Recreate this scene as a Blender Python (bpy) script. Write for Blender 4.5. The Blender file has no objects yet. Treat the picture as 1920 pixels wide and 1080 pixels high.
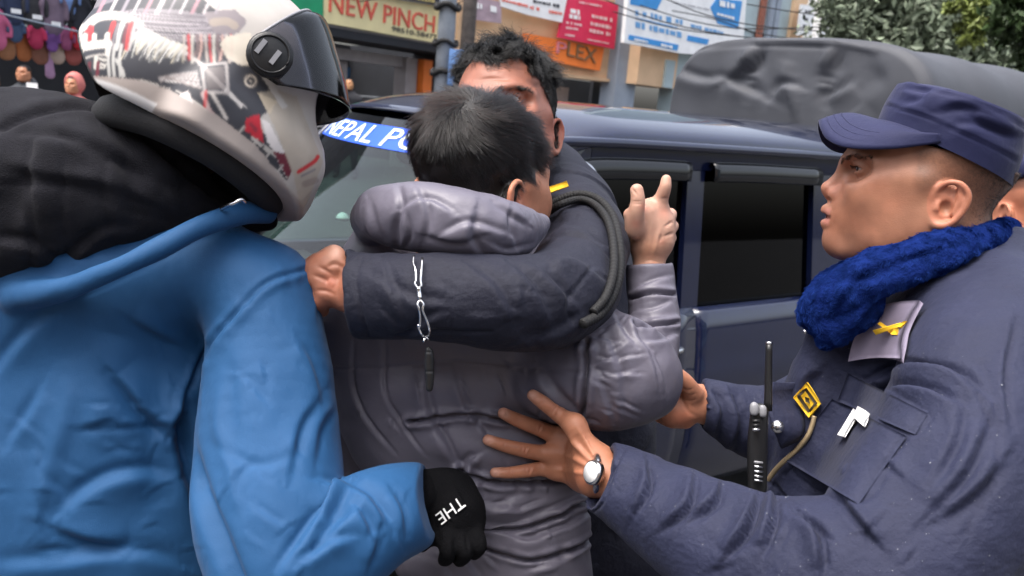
import bpy, math, random
import numpy as np
from mathutils import Matrix, Vector
random.seed(11)
rng = np.random.default_rng(11)
S = bpy.context.scene
COL = S.collection
# ------------------------------------------------------------------ camera
F = 1536.0                      # focal length in photo pixels (1920 wide)
CAM = np.array([0.0, 0.0, 1.72])
PITCH, ROLL = math.radians(12.8), math.radians(5.0)
_f = np.array([0, math.cos(PITCH), -math.sin(PITCH)])
_r0 = np.array([1.0, 0, 0]); _u0 = np.array([0, math.sin(PITCH), math.cos(PITCH)])
_r = math.cos(ROLL)*_r0 + math.sin(ROLL)*_u0
_u = -math.sin(ROLL)*_r0 + math.cos(ROLL)*_u0
VIEW = np.stack([_r, _u, _f], axis=1)      # columns: right, up, depth
cam = bpy.data.cameras.new('camera'); cam_o = bpy.data.objects.new('camera', cam); COL.objects.link(cam_o)
m = Matrix.Identity(4)
for i in range(3):
    m[i][0], m[i][1], m[i][2], m[i][3] = _r[i], _u[i], -_f[i], CAM[i]
cam_o.matrix_world = m
cam.sensor_width = 36.0; cam.lens = F/1920*36.0; cam.clip_end = 400; cam.clip_start = 0.05
cam.dof.use_dof = True; cam.dof.focus_distance = 1.05; cam.dof.aperture_fstop = 8.0
S.camera = cam_o
# ------------------------------------------------------------------ daylight (overcast)
SUN_EL, SUN_AZ = math.radians(70), math.radians(235)
w = bpy.data.worlds.new('World'); S.world = w; w.use_nodes = True
nt = w.node_tree; bg = nt.nodes['Background']
sky = nt.nodes.new('ShaderNodeTexSky'); sky.sky_type = 'NISHITA'; sky.sun_disc = False
sky.sun_elevation = SUN_EL; sky.sun_rotation = SUN_AZ
sky.air_density = 1.0; sky.dust_density = 6.0; sky.ozone_density = 1.0
hs = nt.nodes.new('ShaderNodeHueSaturation'); hs.inputs['Saturation'].default_value = 0.5
nt.links.new(sky.outputs[0], hs.inputs['Color']); nt.links.new(hs.outputs[0], bg.inputs[0])
bg.inputs[1].default_value = 0.15
sl = bpy.data.lights.new('sun', 'SUN'); sl.energy = .8; sl.angle = math.radians(35); sl.color = (1.0, 0.96, 0.92)
so = bpy.data.objects.new('sun', sl); COL.objects.link(so)
# sun direction: azimuth measured like the sky texture (rotation about Z from +Y)
sd = Vector((math.sin(SUN_AZ)*math.cos(SUN_EL), math.cos(SUN_AZ)*math.cos(SUN_EL), math.sin(SUN_EL)))
so.rotation_euler = sd.to_track_quat('Z', 'Y').to_euler()
S.view_settings.view_transform = 'Standard'; S.view_settings.look = 'None'
S.view_settings.gamma = 1.0; S.view_settings.use_curve_mapping = False
S.view_settings.exposure = 1.6
S.render.engine = 'CYCLES'
S.cycles.max_bounces = 8; S.cycles.transparent_max_bounces = 12
S.cycles.use_denoising = True
# ------------------------------------------------------------------ frames and points
def pt(px, py, d):
    """view-frame point (right, up, depth) in metres"""
    return np.array([(px-960)/F*d, (540-py)/F*d, d])
def to_world(p):
    return CAM + np.asarray(p) @ VIEW.T
def to_px(w_):
    q = (np.asarray(w_) - CAM) @ VIEW
    return np.stack([q[..., 0]/q[..., 2]*F+960, 540-q[..., 1]/q[..., 2]*F], -1)
def P(px, py, d):
    return to_world(pt(px, py, d))
class Frame:
    """rigid frame: local -> world ; columns of A are the local axes in world"""
    def __init__(s, o, A): s.o = np.array(o, float); s.A = np.array(A, float); s.flip = np.linalg.det(s.A) < 0
    def w(s, p): return s.o + np.asarray(p) @ s.A.T
    def l(s, q): return (np.asarray(q) - s.o) @ s.A
VF = Frame(CAM, VIEW)
WF = Frame((0, 0, 0), np.eye(3))
# ------------------------------------------------------------------ scene objects
def tag(o, label=None, cat=None, group=None, kind=None):
    if label: o['label'] = label
    if cat: o['category'] = cat
    if group: o['group'] = group
    if kind: o['kind'] = kind
    return o
def empty(name, loc=(0, 0, 0), label=None, cat=None, group=None, parent=None):
    o = bpy.data.objects.new(name, None); COL.objects.link(o); o.location = loc; o.empty_display_size = .1
    if parent: o.parent = parent
    return tag(o, label, cat, group)
def link(name, data, mat, parent=None):
    o = bpy.data.objects.new(name, data); COL.objects.link(o)
    if mat is not None:
        data.materials.clear(); data.materials.append(mat)
    if parent is not None:
        o.parent = parent
        # geometry is authored in world space: cancel the parents' offset
        off = Vector((0, 0, 0)); p = parent
        while p is not None:
            off += p.location; p = p.parent
        o.location = -off
    return o
def mesh_np(name, V, quads=None, tris=None, smooth=True):
    me = bpy.data.meshes.new(name)
    V = np.ascontiguousarray(V, np.float32)
    nq = 0 if quads is None else len(quads); ntr = 0 if tris is None else len(tris)
    me.vertices.add(len(V)); me.vertices.foreach_set('co', V.ravel())
    loops = np.concatenate([np.asarray(a).ravel() for a in (quads, tris) if a is not None and len(a)]).astype(np.int32)
    me.loops.add(len(loops)); me.loops.foreach_set('vertex_index', loops)
    starts = np.concatenate([np.arange(nq)*4, nq*4+np.arange(ntr)*3]).astype(np.int32)
    tot = np.concatenate([np.full(nq, 4), np.full(ntr, 3)]).astype(np.int32)
    me.polygons.add(nq+ntr); me.polygons.foreach_set('loop_start', starts); me.polygons.foreach_set('loop_total', tot)
    me.polygons.foreach_set('use_smooth', np.full(nq+ntr, smooth))
    me.update(calc_edges=True); me.validate()
    return me
def vcol(me, C, name='Col'):
    a = me.attributes.new(name, 'FLOAT_COLOR', 'POINT')
    C = np.asarray(C, np.float32)
    if C.shape[1] == 3: C = np.concatenate([C, np.ones((len(C), 1), np.float32)], 1)
    a.data.foreach_set('color', np.ascontiguousarray(C).ravel())
def vnormals(V, Q):
    n = np.cross(V[Q[:, 2]]-V[Q[:, 0]], V[Q[:, 3]]-V[Q[:, 1]])
    N = np.zeros_like(V)
    for k in range(4):
        for a in range(3):
            N[:, a] += np.bincount(Q[:, k], n[:, a], len(V))
    return N/(np.linalg.norm(N, axis=1, keepdims=True)+1e-12)
def smooth_np(V, Q, it=2, lam=0.5):
    E = np.concatenate([Q[:, [0, 1]], Q[:, [1, 2]], Q[:, [2, 3]], Q[:, [3, 0]]])
    i = np.concatenate([E[:, 0], E[:, 1]]); j = np.concatenate([E[:, 1], E[:, 0]])
    deg = np.bincount(i, minlength=len(V))[:, None]
    for _ in range(it):
        A = np.stack([np.bincount(i, V[j, a], len(V)) for a in range(3)], 1)/np.maximum(deg, 1)
        V = V + lam*(A-V)
    return V
def _h(ix, iy, iz, seed):
    n = (ix*374761393 + iy*668265263 + iz*2147483647 + seed*1274126177) & 0xffffffff
    n = ((n ^ (n >> 13))*1274126177) & 0xffffffff
    return ((n ^ (n >> 16)) & 0xffff)/32767.5-1.0
def vnoise(p, sc, seed=0):
    q = np.asarray(p)*np.asarray(sc); i = np.floor(q).astype(np.int64); f = q-i; f = f*f*(3-2*f)
    r = 0
    for dx in (0, 1):
        for dy in (0, 1):
            for dz in (0, 1):
                wgt = (f[:, 0] if dx else 1-f[:, 0])*(f[:, 1] if dy else 1-f[:, 1])*(f[:, 2] if dz else 1-f[:, 2])
                r = r + wgt*_h(i[:, 0]+dx, i[:, 1]+dy, i[:, 2]+dz, seed)
    return r
def catmull(P_, n=6):
    P_ = np.asarray(P_, float)
    if len(P_) < 3:
        t = np.linspace(0, 1, n+1)[:, None]
        return P_[0]*(1-t)+P_[-1]*t
    Q = np.vstack([2*P_[0]-P_[1], P_, 2*P_[-1]-P_[-2]]); out = []
    for i in range(1, len(Q)-2):
        for t in np.arange(n)/n:
            a, b, c, d = Q[i-1], Q[i], Q[i+1], Q[i+2]
            out.append(.5*((2*b)+(-a+c)*t+(2*a-5*b+4*c-d)*t*t+(-a+3*b-3*c+d)*t**3))
    out.append(P_[-1])
    return np.array(out)
# ------------------------------------------------------------------ signed-distance modelling
class Sdf:
    def __init__(s, h, frame=VF):
        s.h = h; s.fr = frame; s.ops = []; s.lo = np.full(3, 1e9); s.hi = -s.lo
        s.blo = None; s.bhi = None
    def _b(s, lo, hi, sub):
        if not sub:
            s.lo = np.minimum(s.lo, lo); s.hi = np.maximum(s.hi, hi)
    def tube(s, pts, rad, k=.01, n=5, sub=False, axis=None, sq=1.0):
        """smooth tube through pts; axis/sq flatten it along a direction"""
        A = catmull(np.column_stack([np.asarray(pts, float), np.asarray(rad, float)]), n)
        p, r = A[:, :3], np.maximum(A[:, 3], 1e-4)
        mr = r[:, None]
        s._b((p-mr).min(0), (p+mr).max(0), sub)
        s.ops.append(('t', p, r, k, sub, axis, sq)); return s
    def px(s, pts, k=.02, n=5, sub=False, sq=1.0, axis=None):
        """(px, py, depth, radius_px) tube in the view frame"""
        return s.tube([pt(a, b, c) for a, b, c, _ in pts], [q*c/F for _, _, c, q in pts], k, n, sub,
                      (0, 0, 1) if axis is None and sq != 1.0 else axis, sq)
    def ell(s, c, r, R=None, k=.01, sub=False):
        c = np.asarray(c, float); r = np.asarray(r, float); m_ = r.max()
        s._b(c-m_, c+m_, sub); s.ops.append(('e', c, r, np.eye(3) if R is None else np.asarray(R, float), k, sub)); return s
    def cut(s, p, n, k=.002):
        """remove the side n points to"""
        s.ops.append(('c', np.asarray(p, float), np.asarray(n, float)/np.linalg.norm(n), k)); return s
    def lcut(s, p, n, R):
        """cut flat beyond p along n, only within distance R of p (sleeve ends)"""
        s.ops.append(('l', np.asarray(p, float), np.asarray(n, float)/np.linalg.norm(n), R)); return s
    def cuff(s, px, py, d, r, dx, dy, dz=0.0, deep=.03):
        """open sleeve end at an image point: flat cut facing image direction (dx,dy), hollow inside"""
        c = pt(px, py, d); n = np.array([dx, -dy, dz], float); n /= np.linalg.norm(n); R = r*d/F
        s.lcut(c, n, R*2.2); s.ops.append(('t', np.array([c-n*deep, c+n*.02]), np.array([R*.8, R*.88]), .004, True, None, 1.0)); return s
    def clip(s, lo, hi): s.blo = lo; s.bhi = hi; return s
    def eval(s):
        h = s.h; lo = s.lo-3*h; hi = s.hi+3*h
        if s.blo is not None: lo = np.maximum(lo, s.blo); hi = np.minimum(hi, s.bhi)
        n = np.ceil((hi-lo)/h).astype(int)+1
        V = np.full(n, .06, np.float32); ax = [(lo[i]+h*np.arange(n[i])).astype(np.float32) for i in range(3)]
        def sub_(a, b):
            i0 = np.clip(np.floor((a-lo)/h).astype(int), 0, n); i1 = np.clip(np.ceil((b-lo)/h).astype(int)+1, 0, n)
            return tuple(slice(int(x), int(y)) for x, y in zip(i0, i1))
        def comb(sl_, d, k, sub):
            a = V[sl_]
            if a.size == 0: return
            if sub: d = -d; g = np.maximum(k-np.abs(a-d), 0)/k; V[sl_] = np.maximum(a, d)+g*g*k*.25
            else: g = np.maximum(k-np.abs(a-d), 0)/k; V[sl_] = np.minimum(a, d)-g*g*k*.25
        for op in s.ops:
            if op[0] == 't':
                _, p, r, k, sub, axn, sq = op
                mg = k+3*h+.012
                gl = sub_(p.min(0)-r.max()-mg-h, p.max(0)+r.max()+mg+h)
                T = np.full(V[gl].shape, .06, np.float32)
                if T.size == 0: continue
                for i in range(len(p)-1):
                    a, b = p[i], p[i+1]; R = max(r[i], r[i+1])+mg
                    ls = sub_(np.minimum(a, b)-R, np.maximum(a, b)+R)
                    X = (ax[0][ls[0]]-np.float32(a[0]))[:, None, None]; Y = (ax[1][ls[1]]-np.float32(a[1]))[None, :, None]; Z = (ax[2][ls[2]]-np.float32(a[2]))[None, None, :]
                    if X.size == 0 or Y.size == 0 or Z.size == 0: continue
                    ba = b-a; L2 = max(ba@ba, 1e-12)
                    t = np.clip((X*np.float32(ba[0])+Y*np.float32(ba[1])+Z*np.float32(ba[2]))/np.float32(L2), 0, 1)
                    dx = X-t*np.float32(ba[0]); dy = Y-t*np.float32(ba[1]); dz = Z-t*np.float32(ba[2])
                    if axn is not None:
                        e = (dx*np.float32(axn[0])+dy*np.float32(axn[1])+dz*np.float32(axn[2]))*np.float32(1/sq-1)
                        dx = dx+e*np.float32(axn[0]); dy = dy+e*np.float32(axn[1]); dz = dz+e*np.float32(axn[2])
                    d = np.sqrt(dx*dx+dy*dy+dz*dz)-(np.float32(r[i])+t*np.float32(r[i+1]-r[i]))
                    if sq < 1: d = d*np.float32(.5+.5*sq)
                    q = tuple(slice(x.start-g.start, x.stop-g.start) for x, g in zip(ls, gl))
                    T[q] = np.minimum(T[q], d)
                comb(gl, T, k, sub)
            elif op[0] == 'e':
                _, c, r, R, k, sub = op
                m_ = r.max()+k+3*h+.01; ls = sub_(c-m_, c+m_)
                X = (ax[0][ls[0]]-np.float32(c[0]))[:, None, None]; Y = (ax[1][ls[1]]-np.float32(c[1]))[None, :, None]; Z = (ax[2][ls[2]]-np.float32(c[2]))[None, None, :]
                if X.size == 0 or Y.size == 0 or Z.size == 0: continue
                u = [X*np.float32(R[0, i])+Y*np.float32(R[1, i])+Z*np.float32(R[2, i]) for i in range(3)]
                k0 = np.sqrt(sum((u[i]/np.float32(r[i]))**2 for i in range(3))); k1 = np.sqrt(sum((u[i]/np.float32(r[i]**2))**2 for i in range(3)))
                comb(ls, k0*(k0-1)/np.maximum(k1, 1e-6), k, sub)
            elif op[0] == 'l':
                _, p, nn, R = op; ls = sub_(p-R, p+R)
                X = (ax[0][ls[0]]-p[0])[:, None, None]; Y = (ax[1][ls[1]]-p[1])[None, :, None]; Z = (ax[2][ls[2]]-p[2])[None, None, :]
                reg = np.maximum(-(X*nn[0]+Y*nn[1]+Z*nn[2]), np.sqrt(X*X+Y*Y+Z*Z)-R).astype(np.float32); V[ls] = np.maximum(V[ls], -reg)
            else:
                _, p, nn, k = op
                d = (ax[0]-p[0])[:, None, None]*nn[0]+(ax[1]-p[1])[None, :, None]*nn[1]+(ax[2]-p[2])[None, None, :]*nn[2]
                d = d.astype(np.float32); g = np.maximum(k-np.abs(V-d), 0)/k; V[:] = np.maximum(V, d)+g*g*k*.25
        V[0], V[-1] = .06, .06; V[:, 0], V[:, -1] = .06, .06; V[:, :, 0], V[:, :, -1] = .06, .06
        return V, lo
    def mesh(s, smooth=2):
        V, lo = s.eval(); h = s.h
        B = V < 0; nx, ny, nz = V.shape
        cnt = np.zeros((nx-1, ny-1, nz-1), np.int8)
        for a in (0, 1):
            for b in (0, 1):
                for c in (0, 1): cnt += B[a:nx-1+a, b:ny-1+b, c:nz-1+c]
        act = (cnt > 0) & (cnt < 8); I = np.argwhere(act); idx = np.full(act.shape, -1, np.int64); idx[act] = np.arange(len(I))
        acc = np.zeros((len(I), 3)); num = np.zeros(len(I))
        cor = [(a, b, c) for a in (0, 1) for b in (0, 1) for c in (0, 1)]
        val = {c: V[I[:, 0]+c[0], I[:, 1]+c[1], I[:, 2]+c[2]] for c in cor}
        for c in cor:
            for a in range(3):
                if c[a] == 0:
                    d = list(c); d[a] = 1; d = tuple(d); v0, v1 = val[c], val[d]
                    mk = (v0 < 0) != (v1 < 0); t = np.where(mk, v0/np.where(mk, v0-v1, 1), 0)
                    pp = np.tile(np.array(c, float), (len(I), 1)); pp[:, a] += t
                    acc += pp*mk[:, None]; num += mk
        Vt = lo+h*(I+acc/num[:, None])
        Q = []
        for a in range(3):
            b, c = (a+1) % 3, (a+2) % 3
            s0 = [slice(None)]*3; s1 = [slice(None)]*3; s0[a] = slice(0, -1); s1[a] = slice(1, None)
            D = B[tuple(s0)] != B[tuple(s1)]
            E = np.argwhere(D); E = E[(E[:, b] > 0) & (E[:, c] > 0) & (E[:, b] < V.shape[b]-1) & (E[:, c] < V.shape[c]-1)]
            ins = B[E[:, 0], E[:, 1], E[:, 2]]
            def g(db, dc):
                e = E.copy(); e[:, b] -= db; e[:, c] -= dc; return idx[e[:, 0], e[:, 1], e[:, 2]]
            q = np.stack([g(1, 1), g(0, 1), g(0, 0), g(1, 0)], 1)
            q[~ins] = q[~ins][:, ::-1]; Q.append(q)
        Q = np.concatenate(Q); Q = Q[(Q >= 0).all(1)]
        if s.fr.flip: Q = Q[:, ::-1]
        Vt = smooth_np(Vt, Q, smooth)
        return s.fr.w(Vt), Q
def sstep(a, b, x):
    t = np.clip((x-a)/(b-a), 0, 1); return t*t*(3-2*t)
def polydist(q, pts):
    """distance, signed side (+ = right-hand side in image), arc parameter 0..1"""
    pts = np.asarray(pts, float); best = np.full(len(q), 1e9); side = np.zeros(len(q)); par = np.zeros(len(q))
    L = np.linalg.norm(np.diff(pts, axis=0), axis=1); tot = L.sum(); s0 = 0
    for i in range(len(pts)-1):
        a, ba = pts[i], pts[i+1]-pts[i]; v = q-a
        t = np.clip((v@ba)/(ba@ba+1e-9), 0, 1); e = v-t[:, None]*ba; d = np.hypot(e[:, 0], e[:, 1])
        m_ = d < best
        best[m_] = d[m_]; side[m_] = np.sign(ba[0]*v[m_, 1]-ba[1]*v[m_, 0]); par[m_] = (s0+t[m_]*L[i])/tot; s0 += L[i]
    return best, side, par
def sculpt(V, Q, strokes, n=4):
    """press folds and seams into a surface along image-space strokes: (kind, width px, depth mm, pts)
    g groove, r ridge, f fold (raised on the right of the stroke, sharp on the left), w wide soft swell"""
    N = vnormals(V, Q); q = to_px(V); vd = V-CAM; vd /= np.linalg.norm(vd, axis=1, keepdims=True)
    face = sstep(.05, .4, -(N*vd).sum(1)); D = np.zeros(len(V))
    for st in strokes:
        kind, wd, dep, pts = st[:4]
        p = catmull(pts, n) if len(pts) > 2 else np.asarray(pts, float)
        ext = 10 if kind == 'k' else 4; lo, hi = p.min(0)-ext*wd, p.max(0)+ext*wd
        m_ = np.where((q[:, 0] > lo[0]) & (q[:, 0] < hi[0]) & (q[:, 1] > lo[1]) & (q[:, 1] < hi[1]) & (face > 0))[0]
        if len(m_) == 0: continue
        d, sd_, t = polydist(q[m_], p)
        tap = np.sqrt(np.clip(np.sin(np.pi*np.clip(t, .02, .98)), 0, 1)) if len(st) < 5 else 1.0
        x = d/wd
        if kind == 'g': y = -np.exp(-x*x)
        elif kind == 'r': y = np.exp(-x*x)
        elif kind == 'f':
            u = sd_*x; sg = 1/(1+np.exp(-np.clip(u*5, -30, 30)))
            y = sg*np.exp(-(np.maximum(u, 0)/1.6)**1.4)-.7*(1-sg)*np.exp(-((u+.4)/.6)**2)
        elif kind == 'k':      # stitched seam with puckers running off both sides
            Lp = np.linalg.norm(np.diff(p, axis=0), axis=1).sum(); tt = t*Lp/(wd*3.2); r_ = np.random.default_rng(int(abs(p[0, 0]*7+p[0, 1]*13))); tab = r_.normal(0, 1, int(Lp/(wd*3.2))+4)
            i_ = np.floor(tt).astype(int); f_ = tt-i_; f_ = f_*f_*(3-2*f_); nz = tab[i_]*(1-f_)+tab[i_+1]*f_
            y = -np.exp(-(x*1.4)**2)*1.25+(.6+.22*nz)*np.exp(-((x-1.9)/1.5)**2)+.13*nz*np.exp(-x/4)
        elif kind == 'q': y = np.exp(-x*x) - .7*np.exp(-(x/.35)**2)*1.6
        else: y = np.exp(-x*x)
        D[m_] += dep*.001*y*tap*face[m_]
    return V + N*D[:, None]
def creased(V, Q, fr, specs):
    """sharp irregular cloth creases along the zero lines of warped noise: (mm, scale, seed, sharpness)"""
    N = vnormals(V, Q); L_ = fr.l(V); D = np.zeros(len(V))
    for amp, sc, seed, sh in specs:
        wv = np.stack([vnoise(L_, np.array(sc)*.7, seed+50+i) for i in range(3)], 1)*.05
        n = vnoise(L_+wv, sc, seed); m_ = sstep(-.35, .35, vnoise(L_, np.array(sc)*.6, seed+9))
        u = n*sh*.9; D += amp*.001*m_*(u*np.exp(1-np.abs(u)))
    return V+N*D[:, None]
def garment(name, sdf, mat, parent, strokes=(), noise=(), smooth=3, post=2, fn=None, col=None, creases=()):
    V, Q = sdf.mesh(smooth)
    if len(creases): V = creased(V, Q, sdf.fr, creases)
    for amp, sc, seed in noise:
        N = vnormals(V, Q); V = V+N*(amp*.001*vnoise(sdf.fr.l(V), sc, seed))[:, None]
    if len(strokes): V = sculpt(V, Q, strokes)
    if post: V = smooth_np(V, Q, post, .4)
    if fn: V = fn(V, Q)
    me = mesh_np(name, V, Q)
    if col is not None: vcol(me, col(V, Q))
    return link(name, me, mat, parent)
def sweep(name, pts, rad, mat, parent=None, seg=8, n=4, closed=False, spline=True):
    """round rod through world points (one mesh)"""
    A = np.column_stack([np.asarray(pts, float), np.broadcast_to(rad, len(pts))])
    A = catmull(A, n) if spline and len(A) > 2 else A
    p, r = A[:, :3], A[:, 3]
    V, Q = tube_geo(p, r, seg)
    return link(name, mesh_np(name, V, Q), mat, parent)
def tube_geo(p, r, seg=8):
    t = np.gradient(p, axis=0); t /= np.linalg.norm(t, axis=1, keepdims=True)+1e-9
    up = np.array([0.3, 0.2, 1.0]); a = np.cross(t, up); a /= np.linalg.norm(a, axis=1, keepdims=True)+1e-9; b = np.cross(t, a)
    th = np.arange(seg)*2*np.pi/seg
    V = (p[:, None]+r[:, None, None]*(np.cos(th)[None, :, None]*a[:, None]+np.sin(th)[None, :, None]*b[:, None])).reshape(-1, 3)
    m_ = len(p); i = np.arange(m_-1)[:, None]*seg; j = np.arange(seg)[None]; k = (j+1) % seg
    Q = np.stack([i+j, i+seg+j, i+seg+k, i+k], -1).reshape(-1, 4)
    # end caps as quads (fan of collapsed quads avoided: add centre vertices and triangles as degenerate-free quads)
    c0, c1 = len(V), len(V)+1; V = np.vstack([V, p[:1], p[-1:]])
    e = []
    for s_ in range(0, seg, 2):
        e.append([c0, s_, (s_+1) % seg, (s_+2) % seg]); o = (m_-1)*seg
        e.append([c1, o+(s_+2) % seg, o+(s_+1) % seg, o+s_])
    return V, np.vstack([Q, np.array(e)])
class Poly:
    """collects boxes, prisms and sheets into ONE mesh"""
    def __init__(s): s.v = []; s.f = []
    def add(s, v, f):
        o = len(s.v); s.v += [tuple(map(float, x)) for x in v]; s.f += [tuple(i+o for i in q) for q in f]; return s
    def box(s, lo, hi, T=None):
        x0, y0, z0 = lo; x1, y1, z1 = hi
        v = [(x0, y0, z0), (x1, y0, z0), (x1, y1, z0), (x0, y1, z0), (x0, y0, z1), (x1, y0, z1), (x1, y1, z1), (x0, y1, z1)]
        if T is not None: v = [T(p) for p in v]
        return s.add(v, [(0, 3, 2, 1), (4, 5, 6, 7), (0, 1, 5, 4), (1, 2, 6, 5), (2, 3, 7, 6), (3, 0, 4, 7)])
    def prism(s, base, off):
        """closed polygon (world pts) extruded by off"""
        n = len(base); off = np.asarray(off, float); v = [np.asarray(p, float) for p in base]+[np.asarray(p, float)+off for p in base]
        return s.add(v, [tuple(range(n))[::-1], tuple(range(n, 2*n))]+[(i, (i+1) % n, n+(i+1) % n, n+i) for i in range(n)])
    def build(s, name, mat, parent=None, bevel=0, smooth=False):
        me = bpy.data.meshes.new(name); me.from_pydata(s.v, [], s.f)
        import bmesh
        bm = bmesh.new(); bm.from_mesh(me); bmesh.ops.recalc_face_normals(bm, faces=bm.faces)
        if bevel: bmesh.ops.bevel(bm, geom=bm.edges[:], offset=bevel, segments=2, affect='EDGES', profile=.6)
        bm.to_mesh(me); bm.free()
        if smooth or bevel: me.polygons.foreach_set('use_smooth', [True]*len(me.polygons))
        if bevel and not smooth:
            try: me.set_sharp_from_angle(angle=math.radians(40))
            except Exception: pass
        me.update(); return link(name, me, mat, parent)
def grid_mesh(name, G, mat, parent=None, thick=0.0, smooth=True, closeu=False):
    """G: (n,m,3) grid of world points -> sheet (optionally with thickness, closed rim)"""
    n, m_ = G.shape[:2]; V = G.reshape(-1, 3); mm = m_ if closeu else m_-1
    i = np.arange(n-1)[:, None]*m_; j = np.arange(mm)[None]; k = (j+1) % m_
    Q = np.stack([i+j, i+k, i+m_+k, i+m_+j], -1).reshape(-1, 4)
    if closeu:
        c_ = V.mean(0); nn = np.cross(V[Q[:, 2]]-V[Q[:, 0]], V[Q[:, 3]]-V[Q[:, 1]])
        if ((V[Q].mean(1)-c_)*nn).sum() < 0: Q = Q[:, ::-1]
    elif thick < 0:      # negative: make the first side face the camera
        nn = np.cross(V[Q[:, 2]]-V[Q[:, 0]], V[Q[:, 3]]-V[Q[:, 1]])
        if ((V[Q].mean(1)-CAM)*nn).sum() > 0: Q = Q[:, ::-1]
        thick = -thick
    if thick:
        N = vnormals(V, Q); V2 = V-N*thick; o = len(V); Q2 = Q[:, ::-1]+o; R = []
        for a in range(mm):
            b = (a+1) % m_; R.append([b, a, a+o, b+o]); c = (n-1)*m_; R.append([c+a, c+b, c+b+o, c+a+o])
        if not closeu:
            for a in range(n-1):
                R.append([a*m_, (a+1)*m_, (a+1)*m_+o, a*m_+o]); e = m_-1; R.append([(a+1)*m_+e, a*m_+e, a*m_+e+o, (a+1)*m_+e+o])
        V = np.vstack([V, V2]); Q = np.vstack([Q, Q2, np.array(R)])
    return link(name, mesh_np(name, V, Q, smooth=smooth), mat, parent)
def hair(name, roots, paths, radius, mat, parent):
    """paths (N, n, 3) world polylines rendered as strands"""
    N, n = paths.shape[:2]
    c = bpy.data.hair_curves.new(name); c.add_curves([n]*N)
    c.attributes['position'].data.foreach_set('vector', np.ascontiguousarray(paths, np.float32).ravel())
    ra = c.attributes.get('radius') or c.attributes.new('radius', 'FLOAT', 'POINT')
    rr = np.broadcast_to(radius*np.linspace(1, .35, n)[None], (N, n)).astype(np.float32)
    ra.data.foreach_set('value', np.ascontiguousarray(rr).ravel())
    return link(name, c, mat, parent)
# ------------------------------------------------------------------ materials
def mat(name, color, rough=.6, metal=0, spec=.5, bump=None, var=None, sheen=0, coat=0, sss=0, attr=False, emit=None, trans=0, ior=1.45, aniso=None):
    """Principled surface with grain: bump=(scale, strength), var=(scale, amount) colour variation"""
    M = bpy.data.materials.new(name); M.use_nodes = True; t = M.node_tree; b = t.nodes['Principled BSDF']
    I = b.inputs
    I['Base Color'].default_value = (*color, 1); I['Roughness'].default_value = rough; I['Metallic'].default_value = metal
    I['Specular IOR Level'].default_value = spec; I['IOR'].default_value = ior
    I['Sheen Weight'].default_value = sheen; I['Sheen Roughness'].default_value = .4
    I['Coat Weight'].default_value = coat; I['Coat Roughness'].default_value = .04
    I['Transmission Weight'].default_value = trans
    if sss:
        I['Subsurface Weight'].default_value = sss; I['Subsurface Radius'].default_value = (1, .35, .2); I['Subsurface Scale'].default_value = .006
    src = None
    if attr:
        a = t.nodes.new('ShaderNodeVertexColor'); a.layer_name = 'Col'; src = a.outputs[0]
    tc = t.nodes.new('ShaderNodeTexCoord')
    if var:
        nz = t.nodes.new('ShaderNodeTexNoise'); nz.inputs['Scale'].default_value = var[0]; nz.inputs['Detail'].default_value = 6
        t.links.new(tc.outputs['Object'], nz.inputs['Vector'])
        mr = t.nodes.new('ShaderNodeMapRange'); mr.inputs[1].default_value = .3; mr.inputs[2].default_value = .7
        mr.inputs[3].default_value = 1-var[1]; mr.inputs[4].default_value = 1+var[1]
        t.links.new(nz.outputs[0], mr.inputs[0])
        mx = t.nodes.new('ShaderNodeMix'); mx.data_type = 'RGBA'; mx.blend_type = 'MULTIPLY'; mx.inputs[0].default_value = 1
        if src is None: mx.inputs[6].default_value = (*color, 1)
        else: t.links.new(src, mx.inputs[6])
        t.links.new(mr.outputs[0], mx.inputs[7]); src = mx.outputs[2]
    if src is not None: t.links.new(src, I['Base Color'])
    if bump:
        prev = None
        for bs in (bump if isinstance(bump[0], tuple) else (bump,)):
            nz = t.nodes.new('ShaderNodeTexNoise'); nz.inputs['Scale'].default_value = bs[0]; nz.inputs['Detail'].default_value = 4
            mp = t.nodes.new('ShaderNodeMapping')
            if len(bs) > 2: mp.inputs['Scale'].default_value = bs[2]
            t.links.new(tc.outputs['Object'], mp.inputs[0]); t.links.new(mp.outputs[0], nz.inputs['Vector'])
            bp = t.nodes.new('ShaderNodeBump'); bp.inputs['Strength'].default_value = bs[1]; bp.inputs['Distance'].default_value = .004
            t.links.new(nz.outputs[0], bp.inputs['Height'])
            if prev: t.links.new(prev.outputs[0], bp.inputs['Normal'])
            prev = bp
        t.links.new(prev.outputs[0], I['Normal'])
    if emit:
        I['Emission Color'].default_value = (*emit[0], 1); I['Emission Strength'].default_value = emit[1]
    return M
# ------------------------------------------------------------------ shared materials
M_blue = mat('blue_shell', (.0095, .066, .175), .68, bump=((1300, .25), (22, .15), (75, .22, (1, 1, .5))), var=(9, .06), sheen=.05, spec=.4)
M_fleece = mat('black_fleece', (.013, .013, .017), .95, bump=((700, .5), (60, .2)), var=(40, .25), sheen=.04, spec=.2)
M_puff = mat('grey_puffer', (.118, .11, .142), .46, bump=((900, .08), (30, .15), (110, .12)), var=(12, .06), spec=.5)
M_puffdark = mat('dark_lining', (.02, .016, .025), .6, bump=(80, .3))
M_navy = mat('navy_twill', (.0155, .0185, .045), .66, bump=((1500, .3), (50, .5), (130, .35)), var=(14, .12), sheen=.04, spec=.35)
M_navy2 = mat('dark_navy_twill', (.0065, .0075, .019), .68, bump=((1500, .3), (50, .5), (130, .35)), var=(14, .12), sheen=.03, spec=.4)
M_trouser = mat('dark_trouser', (.012, .013, .022), .85, bump=(300, .2))
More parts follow.
